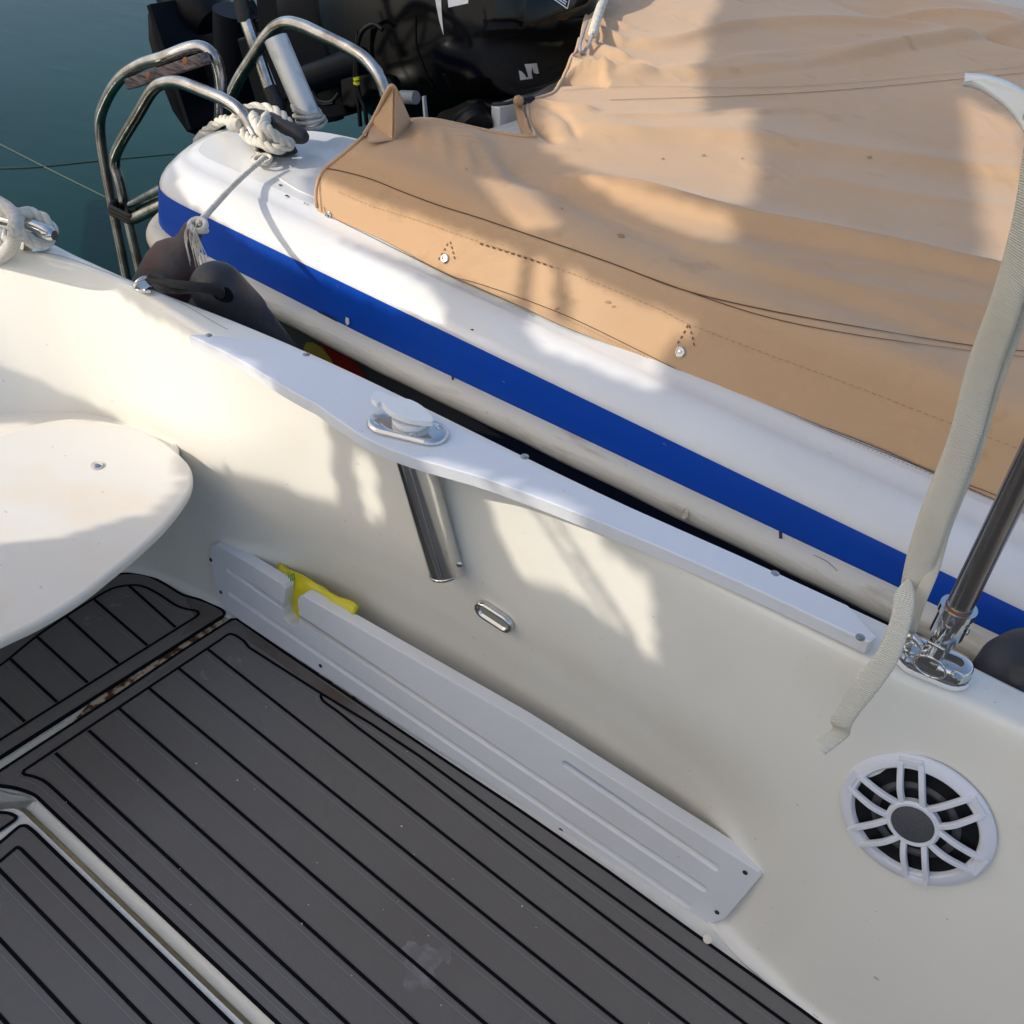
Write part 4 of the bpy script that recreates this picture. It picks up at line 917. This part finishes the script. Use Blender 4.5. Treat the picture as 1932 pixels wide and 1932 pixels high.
# ================= tan cover =================
cov = thing('boat_cover', 'large sunlit tan canvas cover with wrinkles and dark seams stretched over the neighbouring boat', 'cover', (0, 2.45, .6))
OUTL = [(660, 468), (640, 456), (615, 436), (601, 408), (595, 375), (597, 345), (612, 318), (652, 288), (700, 246), (745, 226), (800, 232), (890, 245), (1012, 262), (1002, 228), (992, 196), (1045, 180), (1075, 130), (1095, 80), (1112, 0), (1130, -60), (1150, -120), (1175, -200)]
def xaft(y, z):
    last = None
    for (u0, v0), (u1, v1) in zip(OUTL, OUTL[1:]):
        for k in range(12):
            t = k/12; p = P(u0+(u1-u0)*t, v0+(v1-v0)*t, z)
            if last is not None and (last.y-y)*(p.y-y) <= 0 and abs(p.y-last.y) > 1e-9: return last.x+(p.x-last.x)*(y-last.y)/(p.y-last.y)
            last = p
    return P(*OUTL[0], z).x if y < P(*OUTL[0], z).y else last.x
prof = [(1.397, .613), (1.405, .63), (1.416, .652), (1.428, .676), (1.440, .70), (1.452, .722), (1.470, .738), (1.50, .748), (1.56, .757), (1.65, .765), (1.8, .777), (2.0, .79), (2.3, .815), (2.6, .845), (2.9, .875), (3.15, .90), (3.32, .905), (3.42, .88), (3.5, .80), (3.55, .68)]
pc = cr([Vector((0, y, z)) for y, z in prof], 9)
pc = [p for p in pc if p.y < 1.5]+resample([p for p in pc if 1.5 <= p.y <= 3.35], .011)+[p for p in pc if p.y > 3.35]
ey = [(-1.6, .012), (-1.35, .008), (-1.12, -.012), (-.9, -.004), (-.636, .015), (-.4, .028), (-.243, .035), (0, .035), (2, .03)]
def eoff(x):
    for a, b in zip(ey, ey[1:]):
        if x <= b[0]: t = max(0, (x-a[0])/(b[0]-a[0])); t = t*t*(3-2*t); return a[1]+(b[1]-a[1])*t
    return ey[-1][1]
def PW(lst, z=.79): return [P(u, v, z) for u, v in lst]
folds = [
 (cr(PW([(1340, 585), (1500, 622), (1700, 690), (1932, 790)], .755), 6), .006, .012, 1),
 (cr(PW([(1250, 425), (1480, 466), (1700, 500), (1900, 545)]), 6), .004, .012, 0),
 (cr(PW([(1420, 475), (1700, 552), (1932, 630)]), 6), .006, .014, 1),
 (cr(PW([(1100, 215), (1300, 222), (1550, 215)], .80), 6), .004, .012, 1),
 (cr(PW([(1120, 98), (1190, 112), (1240, 130)], .82), 6), .007, .010, 1),
 (cr(PW([(1048, 158), (1090, 140), (1160, 150)], .80), 6), .008, .009, 1),
 (cr(PW([(1062, 128), (1100, 118), (1130, 140), (1150, 170)], .80), 6), .008, .009, 1),
 (cr(PW([(1010, 200), (1060, 225), (1095, 262)], .78), 6), -.006, .009, 0),
 (cr(PW([(825, 240), (862, 290), (880, 345)], .757), 6), .006, .008, 1),
 (cr(PW([(862, 244), (900, 290), (935, 330)], .76), 6), .005, .008, 1),
 (cr(PW([(790, 236), (812, 290), (822, 340)], .757), 6), .006, .008, 1),
 (cr(PW([(1500, 330), (1700, 372), (1932, 405)], .79), 6), .005, .03, 1),
 (cr(PW([(1640, 20), (1780, 30), (1932, 55)], .89), 6), .008, .02, 1),
 (cr(PW([(1330, 575), (1450, 592), (1600, 650), (1800, 735), (1932, 800)], .75), 6), .010, .03, 1),
 (cr(PW([(990, 210), (1150, 245), (1350, 262), (1600, 300), (1932, 350), (2200, 390)]), 6), .012, .07, 1),
 (cr(PW([(1150, 390), (1350, 470), (1560, 530), (1932, 610), (2200, 680)], .77), 6), .010, .05, 1),
 (cr(PW([(1120, 60), (1250, 75), (1400, 60), (1600, 70), (1932, 110)], .84), 6), .012, .05, 1),
 (cr(PW([(1180, 120), (1300, 132), (1450, 125), (1650, 128), (1932, 105)], .82), 6), .008, .03, 0),
 # polyline, height, half width, sharpness side
 (cr(PW([(1040, 178), (1130, 166), (1250, 160), (1400, 166), (1600, 158), (1932, 128), (2300, 95)]), 6), .004, .02, 0),
 (cr(PW([(1180, 176), (1300, 174), (1500, 172), (1700, 158), (1932, 139), (2300, 110)]), 6), -.003, .014, 0),
 (cr(PW([(1050, 300), (1203, 350), (1384, 403), (1564, 442), (1870, 515), (2200, 590)]), 6), .024, .04, 1),
 (cr(PW([(900, 250), (1000, 300), (1120, 360), (1250, 420), (1350, 470)]), 6), -.012, .05, 0),
 (cr(PW([(1300, 480), (1500, 530), (1700, 580), (2000, 650)]), 6), -.008, .06, 0),
 (cr(PW([(1440, 585), (1591, 632), (1700, 690), (1798, 733), (1900, 780)], .74), 6), .012, .03, 0),
 (cr(PW([(1700, 640), (1800, 700), (1932, 760)], .75), 6), -.01, .03, 0),
 (cr(PW([(1560, 0), (1700, 40), (1850, 70), (1932, 90), (2200, 140)], .88), 6), -.02, .07, 1),
 (cr(PW([(1350, 90), (1500, 110), (1700, 90), (1932, 60)], .86), 6), .01, .09, 0),
 (cr(PW([(1060, 110), (1100, 128), (1180, 140), (1240, 142)], .81), 5), .014, .022, 0),
 (cr(PW([(1075, 88), (1120, 95), (1190, 120)], .81), 5), .012, .018, 0),
 (cr(PW([(1090, 60), (1130, 62), (1180, 90)], .82), 5), .009, .016, 0),
 (cr(PW([(1050, 150), (1100, 152), (1150, 165)], .80), 5), -.012, .018, 0),
 (cr(PW([(1100, 40), (1150, 45), (1200, 60)], .83), 5), .007, .014, 0),
 (cr(PW([(778, 232), (790, 270), (800, 310)], .757), 5), .012, .013, 1),
 (cr(PW([(812, 236), (835, 275), (850, 330)], .757), 5), .012, .016, 0),
 (cr(PW([(845, 240), (880, 285), (900, 350)], .76), 5), .009, .016, 0),
 (cr(PW([(880, 246), (920, 290), (960, 340)], .762), 5), .007, .018, 0),
 (cr(PW([(985, 205), (1020, 240), (1060, 265)], .78), 5), -.010, .015, 0),
 (cr(PW([(1000, 195), (1060, 215), (1130, 225)], .78), 5), .010, .02, 0),
 (cr(PW([(700, 300), (760, 360), (850, 400)], .755), 5), .008, .02, 0),
 (cr(PW([(680, 300), (720, 330), (850, 345)], .755), 5), -.006, .02, 0),
]
fb_ = [(min(p.x for p in f[0])-3*f[2], max(p.x for p in f[0])+3*f[2], min(p.y for p in f[0])-3*f[2], max(p.y for p in f[0])+3*f[2]) for f in folds]
def foldh(x, y):
    h = 0
    for (pl_, am, wd, sh_), b in zip(folds, fb_):
        if not (b[0] < x < b[1] and b[2] < y < b[3]): continue
        best = 9; sd_ = 0; tt = 0
        for i in range(len(pl_)-1):
            ax__, ay__ = pl_[i].x, pl_[i].y; dx, dy = pl_[i+1].x-ax__, pl_[i+1].y-ay__; L2 = dx*dx+dy*dy or 1e-9
            t = max(0, min(1, ((x-ax__)*dx+(y-ay__)*dy)/L2)); ex, eyy = x-ax__-t*dx, y-ay__-t*dy; d = ex*ex+eyy*eyy
            if d < best: best = d; sd_ = dx*eyy-dy*ex; tt = (i+t)/(len(pl_)-1)
        d = math.sqrt(best); fade = min(1, tt*5)*min(1, (1-tt)*5)
        if sh_: wl = wd*(.35 if sd_ < 0 else 1.6); h += 1.5*am*math.exp(-(d/wl)**1.3)*fade
        else: h += 1.5*am*math.exp(-(d/wd)**1.5)*fade
    return h
NX = 250; rows = []
for k, p in enumerate(pc):
    y0 = p.y; xa = xaft(y0+.010*max(0, 1-(y0-1.412)/.09), p.z); r = []; edge = max(0, 1-(y0-1.412)/.09)
    for i in range(NX+1):
        s = i/NX; x = xa+(1.4-xa)*(s**1.25)
        ed = eoff(x)*edge; tz = sm(1.50, 1.60, y0)
        z = p.z+foldh(x, y0)*tz+.012*noise.noise(Vector((x*1.1, y0*2.6, 3)))*tz+.004*noise.noise(Vector((x*4, y0*9, 5)))*tz
        yy = y0+ed+.0035*noise.noise(Vector((x*5, z*4, 1)))*(1-tz)
        z += -.004*math.sin(x*7)*edge*(1 if k == 0 else 0)
        z += .10*sm(.2, 1.4, x)*0
        r.append(Vector((x, yy, z)))
    rows.append(r)
cs = grid('canvas', rows, 'cover', cov)
cs_raw = cs
def seam(nm, pts, wdt, m, dash=None, off=.002): return line_on(nm, cs_raw, pts, wdt, m, cov, off, dash)
seam('seam', [(606, 317), (640, 322), (700, 338), (760, 362), (830, 388), (906, 412), (959, 430), (1145, 494), (1288, 547), (1437, 584), (1623, 619), (1817, 651), (1932, 664)], .0022, 'thread')
seam('seam', [(1192, 512), (1416, 590), (1596, 630), (1819, 662), (1932, 675)], .0016, 'thread')
seam('seam', [(612, 390), (625, 422), (665, 452), (720, 476), (800, 510), (906, 536), (1065, 594), (1224, 670), (1325, 718), (1490, 782), (1702, 866), (1883, 935)], .0013, 'thread')
seam('seam', [(1150, 190), (1280, 186), (1400, 182), (1600, 170), (1932, 139)], .0018, 'thread')
seam('seam', [(1060, 172), (1130, 167), (1250, 164), (1400, 167), (1600, 158), (1932, 127)], .0012, 'thread_light')
seam('seam', [(608, 322), (604, 350), (608, 400)], .0014, 'thread')
seam('stitching', [(640, 362), (700, 388), (800, 420), (906, 457), (996, 486), (1118, 531), (1246, 584), (1299, 611), (1437, 664), (1596, 722), (1756, 784), (1932, 850)], .0013, 'thread_light', .012)
seam('stitching', [(906, 460), (940, 470), (996, 488), (1050, 506)], .003, 'thread', .014)
seam('stitching', [(1065, 600), (1224, 676), (1325, 724), (1490, 788), (1702, 872), (1870, 938)], .0010, 'thread_light', .007)
for c in [(848, 462), (1299, 620)]:
    u, v = c
    seam('stitching', [(u-20, v+28), (u-8, v+8), (u, v-8)], .0022, 'thread', .01); seam('stitching', [(u+2, v-6), (u+7, v+12), (u+12, v+34)], .0022, 'thread', .01)
for u, v, r in [(620, 407, .010), (840, 488, .009), (1284, 664, .0095)]:
    l, n = hit(cs_raw, u, v)
    if l:
        sn = lathe('snap_fastener', [(r, 0), (r, .0015), (r*.8, .003), (r*.65, .003), (r*.6, .001), (r*.35, .001), (r*.3, .004), (0, .0045)], l+n*.001, n, 'steel', cov, 20)
for u, v, s in [(1052, 583, 5), (1147, 570, 7), (1158, 578, 4), (1328, 294, 4), (1250, 300, 3), (1170, 446, 7), (1060, 395, 3), (880, 320, 3), (1640, 298, 6), (1400, 300, 3)]:
    patch_on('dirt_spot', cs_raw, [(u+s*random.uniform(.6, 1.3)*math.cos(a), v+s*.6*random.uniform(.5, 1.2)*math.sin(a)) for a in [i*math.pi/4 for i in range(8)]], 'thread_light', cov, .0015)
# peaked flap over the rail foot
pk = [(700, 232), (715, 205), (727, 180), (741, 164), (750, 172), (760, 200), (772, 228), (778, 240), (740, 262), (690, 268)]
def pkp(u, v):
    z = .757+.10*max(0, (238-v)/74.)
    return P(u, v, z)
prism('corner_peak', [pkp(u, v) for u, v in pk], (.004, .004, -.003), 'cover', cov, bevel=.001)
tube('peak_hem', [pkp(u, v)+Vector((0, -.004, .003)) for u, v in [(690, 255), (704, 232), (718, 205), (730, 180), (741, 164), (752, 178), (762, 205), (773, 232)]], .0042, 'cover', cov, 10)
# shaded slit opening painted as a brown patch, tie cord near the splashwell
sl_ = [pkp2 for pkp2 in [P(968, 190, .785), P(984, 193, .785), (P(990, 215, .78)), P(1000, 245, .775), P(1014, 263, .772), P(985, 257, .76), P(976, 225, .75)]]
prism('slit_shade', sl_, (0, 0, -.004), 'thread_light', cov, bevel=.001)
tube('tie_cord', [P(930, 197, .78), P(955, 195, .79), P(972, 191, .795), P(990, 187, .795), P(1005, 184, .795), P(1003, 189, .79), P(985, 195, .79)], .004, 'cordb', cov, 8)
lathe('tie_knot', [(0, -.012), (.009, -.008), (.012, 0), (.008, .009), (0, .012)], P(978, 190, .797), (1, .3, .1), 'thread_light', cov, 12)
mobj('edge_binding', *tubegeo(resample([p+Vector((0, 0, .001)) for p in [r[0] for r in rows[2:]]], .02), .004, 8), 'cover', cov)

# ================= outboard engine (tilted up) =================
eng = thing('outboard_engine', 'big glossy black outboard engine tilted up behind the covered boat transom', 'engine', (-1.8, 2.45, .6))
th = math.radians(22); e_ax = Vector((math.cos(th), 0, math.sin(th))); e_y = Vector((0, 1, 0)); e_up = e_ax.cross(e_y)*-1
if e_up.z < 0: e_up = -e_up
EC = Vector((-1.985, 2.40, .765))
def superell(c, ax, ay, az, p1, p2, nu=48, nv=32):
    rows = []
    f = lambda w_, m_: math.copysign(abs(w_)**m_, w_)
    for i in range(nv+1):
        ph = -math.pi/2+math.pi*i/nv; r = []
        for j in range(nu+1):
            t = 2*math.pi*j/nu; r.append(c+ax*f(math.cos(ph), p1)*f(math.cos(t), p2)+ay*f(math.cos(ph), p1)*f(math.sin(t), p2)+az*f(math.sin(ph), p1))
        rows.append(r)
    return rows
cw_ = grid('cowl', superell(EC, e_up*.30, e_y*.275, e_ax*.44, .85, .70), 'cowl', eng)
fixn(cw_)
# panel window, seam, emblem, stickers on the cowl
def on(nm, pts, m, off=.0025, th=0.): return patch_on(nm, cw_, pts, m, eng, off, th)
patch_grid('side_panel', cw_, [(908, -35), (1000, -35), (986, 52), (912, 58)], 'cowl', eng, .006)
on('silver_flash', [(818, -30), (833, -10), (834, 20), (838, 66), (830, 40), (824, 10)], 'silver', .003)
on('label_plate', [(844, -20), (884, -25), (884, 6), (847, 14)], 'white', .003)
S1 = [(978, 131), (985, 134), (990, 140), (993, 145), (996, 143), (993, 132), (989, 120), (1012, 118), (1014, 127), (1016, 136), (1011, 137), (1006, 135), (1003, 125), (1002, 134), (1004, 146), (981, 149)]
on('emblem', S1, 'silver', .002, .003)
for a, b in [((1040, -4), (1069, 16)), ((1069, 16), (1073, -2)), ((1055, -4), (1068, 4)), ((1048, -4), (1066, 8))]:
    line_on('sticker_line', cw_, [a, ((a[0]+b[0])/2, (a[1]+b[1])/2), b], .003, 'silver', eng, .003)
line_on('cowl_seam', cw_, [(784, 30), (786, 84), (798, 122), (814, 158), (830, 180)], .004, 'engine', eng, .003)
# pan, midsection, bracket, leg, gearcase
pan = grid('lower_pan', superell(EC-e_ax*.38, e_up*.215, e_y*.215, e_ax*.16, .5, .6), 'engine', eng); fixn(pan)
def eb_(nm, c, a, y, u, m='engine', bev=.008):
    o = fixn(mobj(nm, *boxgeo(EC+e_ax*c[0]+e_y*c[1]+e_up*c[2], e_ax*a, e_y*y, e_up*u), m, eng, False)); b = o.modifiers.new('bevel', 'BEVEL'); b.width = bev; b.segments = 3; return o
eb_('midsection', (-.78, 0, .02), .34, .055, .085)
eb_('swivel_bracket', (-.60, -.11, -.10), .16, .02, .13, 'engine')
eb_('swivel_bracket', (-.60, .11, -.10), .16, .02, .13, 'engine')
eb_('clamp_plate', (-.62, -.165, -.04), .12, .012, .10, 'engine')
tube('tilt_tube', [EC+e_ax*-.50+e_y*-.22+e_up*-.16, EC+e_ax*-.50+e_y*.22+e_up*-.16], .032, 'engine', eng, 24, 1)
tube('tilt_ram', [Q(650, 130, 2.25), Q(560, 165, 2.25)], .035, 'engine', eng, 24, 1)
eb_('electrics_box', (-.40, -.16, -.16), .10, .05, .055, 'engine')
eb_('cavitation_plate', (-1.16, 0, .03), .012, .16, .20, 'engine', .004)
leg = fixn(mobj('leg', *boxgeo(EC+e_ax*-1.2+e_up*.0, e_ax*.16, e_y*.03, e_up*.10), 'engine', eng, False))
gc = EC+e_ax*-1.36+e_up*.02
lathe('gearcase', [(0, -.22), (.03, -.20), (.055, -.12), (.062, 0), (.055, .12), (.03, .2), (0, .22)], gc, e_up, 'engine', eng, 28)
prism('skeg', [Q(u, v, 2.38) for u, v in [(412, 18), (470, 0), (492, 40), (494, 200), (452, 205), (424, 175), (402, 112), (413, 105)]], (0, .02, 0), 'engine', eng, bevel=.004)
tube('leg_casing', [Q(446, 20, 2.34), Q(446, 110, 2.34), Q(448, 210, 2.34)], .075, 'engine', eng, 28, 4)
lathe('exhaust_hub', [(0, 0), (.07, .01), (.105, .06), (.12, .13), (.10, .22), (0, .3)], Q(408, 50, 2.45), (Q(350, -20, 2.45)-Q(408, 50, 2.45)), 'black', eng, 36)
# dark masses between the leg and the cowl
prism('engine_bracket', [Q(u, v, 2.30) for u, v in [(480, -20), (640, -20), (645, 30), (640, 90), (650, 150), (620, 165), (580, 168), (560, 180), (540, 200), (505, 200), (490, 120)]], (0, .14, 0), 'engine', eng, bevel=.01)
prism('engine_bracket', [Q(u, v, 2.22) for u, v in [(545, -20), (582, -20), (582, 60), (578, 100), (552, 95), (540, 40)]], (0, .05, 0), 'engine', eng, bevel=.006)
tube('steering_arm', [Q(585, 150, 2.15), Q(640, 130, 2.15), Q(700, 112, 2.15)], .042, 'engine', eng, 24, 3)
prism('mount_block', [Q(u, v, 2.12) for u, v in [(640, 145), (700, 138), (735, 150), (742, 170), (700, 172), (680, 190), (668, 206), (645, 200), (642, 172)]], (0, .12, 0), 'black', eng, bevel=.008)
prism('side_box', [Q(u, v, 2.14) for u, v in [(676, 128), (690, 92), (735, 74), (745, 96), (738, 140), (700, 142)]], (0, .08, 0), 'engine', eng, bevel=.006)
for u, v, r in [(575, 18, .016), (541, 30, .012), (574, 146, .012), (576, 156, .010)]:
    lathe('bolt', [(r*1.3, 0), (r*1.3, .004), (r, .005), (r, .014), (0, .015)], Q(u, v, 2.13 if v > 60 else 2.21), (.1, -1, .4), 'white' if v < 60 else 'silver', eng, 6 if v < 60 else 12)
for pts in [[(676, 60), (673, 100), (676, 170), (688, 205), (692, 235)], [(672, 100), (670, 150), (676, 190), (680, 238)], [(590, 172), (602, 190), (625, 192), (640, 176)], [(592, 178), (606, 196), (630, 194)], [(672, 100), (682, 62), (704, 46), (722, 56)]]:
    if len(pts) > 2: tube('hose', [Q(u, v, 2.10) for u, v in pts], .006, 'black', eng, 10)
tube('tape_mark', [Q(672, 146, 2.09), Q(673, 151, 2.09)], .009, 'yellow_tape', eng, 12, 1)
tube('tape_mark', [Q(673, 154, 2.09), Q(673, 159, 2.09)], .009, 'yellow_tape', eng, 12, 1)
tube('drain_plug', [Q(758, 183, 2.1), Q(785, 184, 2.1)], .017, 'plasticgrey', eng, 20, 1)
prism('steering_cover', [Q(u, v, 2.2) for u, v in [(830, 205), (850, 190), (880, 184), (905, 190), (930, 200), (930, 236), (905, 245), (850, 240), (815, 225)]], (0, .2, 0), 'black', eng, bevel=.012)
tube('steering_boot', [Q(880, 205, 2.17), Q(890, 225, 2.17), Q(900, 245, 2.15)], [.045, .055, .045], 'black', eng, 24)
prism('transom_bracket', [Q(u, v, 2.25) for u, v in [(760, 180), (830, 190), (900, 185), (940, 195), (935, 215), (880, 235), (800, 235), (770, 225)]], (0, .3, 0), 'black', eng, bevel=.01)
prism('bracket_edge', [Q(u, v, 2.09) for u, v in [(796, 182), (799, 182), (804, 232), (800, 232)]], (0, .01, 0), 'silver', eng)
# coiled line hung beside the cowl
cl = thing('coiled_cord', 'coiled pale cord hanging between the black engine and the tan cover', 'cord', tuple(P(1118, 60, .8)))
rope('coil', [P(1150, -20, .89), P(1139, 0, .87), P(1128, 30, .86), P(1118, 66, .85)], .012, 'rope', cl, pitch=.028)
tube('hanging_loop', [P(1118, 66, .85), P(1110, 85, .83), P(1100, 100, .82), P(1094, 92, .83), P(1098, 70, .84), P(1108, 40, .85)], .004, 'plasticgrey', cl, 8)

# ================= floating lines and far boat =================
for pts in [[(-40, 318), (60, 316), (190, 303), (330, 290)], [(-20, 262), (90, 318), (205, 375)]]:
    tag(tube('submerged_line', [P(u, v, -.349) for u, v in pts], .004, 'sunkrope', None, 6), 'faint thin line lying just under the green water, ' + ('nearly level behind the ladder' if pts[0][1] > 300 else 'slanting down to the ladder'), 'rope')
fb2 = thing('far_boat', 'pale hull of another boat glimpsed beyond the far edge of the tan cover', 'boat', (1, 5.2, -.35))
rows = []
for i in range(30):
    x = -1.9+i*.2; b_ = .35*math.exp(-((x+1.9)/.5)); rows.append([Vector((x, 5.0+b_+d, z)) for d, z in [(.25, -.5), (.05, 0), (0, .35), (0, .46), (.02, .62), (.12, .70), (.4, .74), (1.6, .78), (1.9, .2)]])
grid('hull', rows, 'plasticgrey', fb2)
rows = []
for i in range(30):
    x = -1.88+i*.2; b_ = .35*math.exp(-((x+1.9)/.5)); rows.append([Vector((x, 4.99+b_+d, z)) for d, z in [(0, .30), (-.02, .34), (-.02, .42), (0, .46)]])
grid('rub_band', rows, 'white', fb2)
# water marks and flecks on the pads
blob([(757, 1790), (766, 1782), (770, 1775), (784, 1778), (792, 1786), (806, 1780), (812, 1787), (826, 1790), (838, 1785), (850, 1790), (851, 1806), (846, 1820), (836, 1812), (828, 1822), (818, 1832), (826, 1846), (822, 1860), (808, 1868), (792, 1862), (780, 1872), (764, 1866), (760, 1850), (768, 1836), (762, 1820), (766, 1806)], 'stain2')
blob([(428, 1243), (436, 1236), (450, 1238), (456, 1250), (447, 1262), (433, 1258)], 'stain2'); blob([(378, 1268), (384, 1264), (388, 1276), (396, 1281), (388, 1283), (380, 1278)], 'stain')
blob([(188, 1145), (200, 1130), (225, 1120), (245, 1125), (232, 1132), (228, 1142), (205, 1146)], 'stain2'); blob([(165, 1160), (180, 1163), (195, 1162), (198, 1172), (180, 1172), (168, 1180), (158, 1175)], 'stain2')
fl_g = []
for k in range(45):
    x = random.uniform(-1.15, .1); y = random.uniform(.42, .88); r = random.choice([.0006, .0008, .001, .0014]); a0 = random.random()*6
    fl_g.append(([Vector((x+r*random.uniform(.5, 1.5)*math.cos(a0+a), y+r*math.sin(a0+a), ZP+.0019)) for a in (0, 1.3, 2.5, 3.9, 5.)], [(0, 1, 2, 3, 4)]))
tag(mobj('debris_flecks', *merge(fl_g), 'white', None, False), 'tiny pale flecks of debris scattered over the foam deck pads', 'debris', kind='stuff')
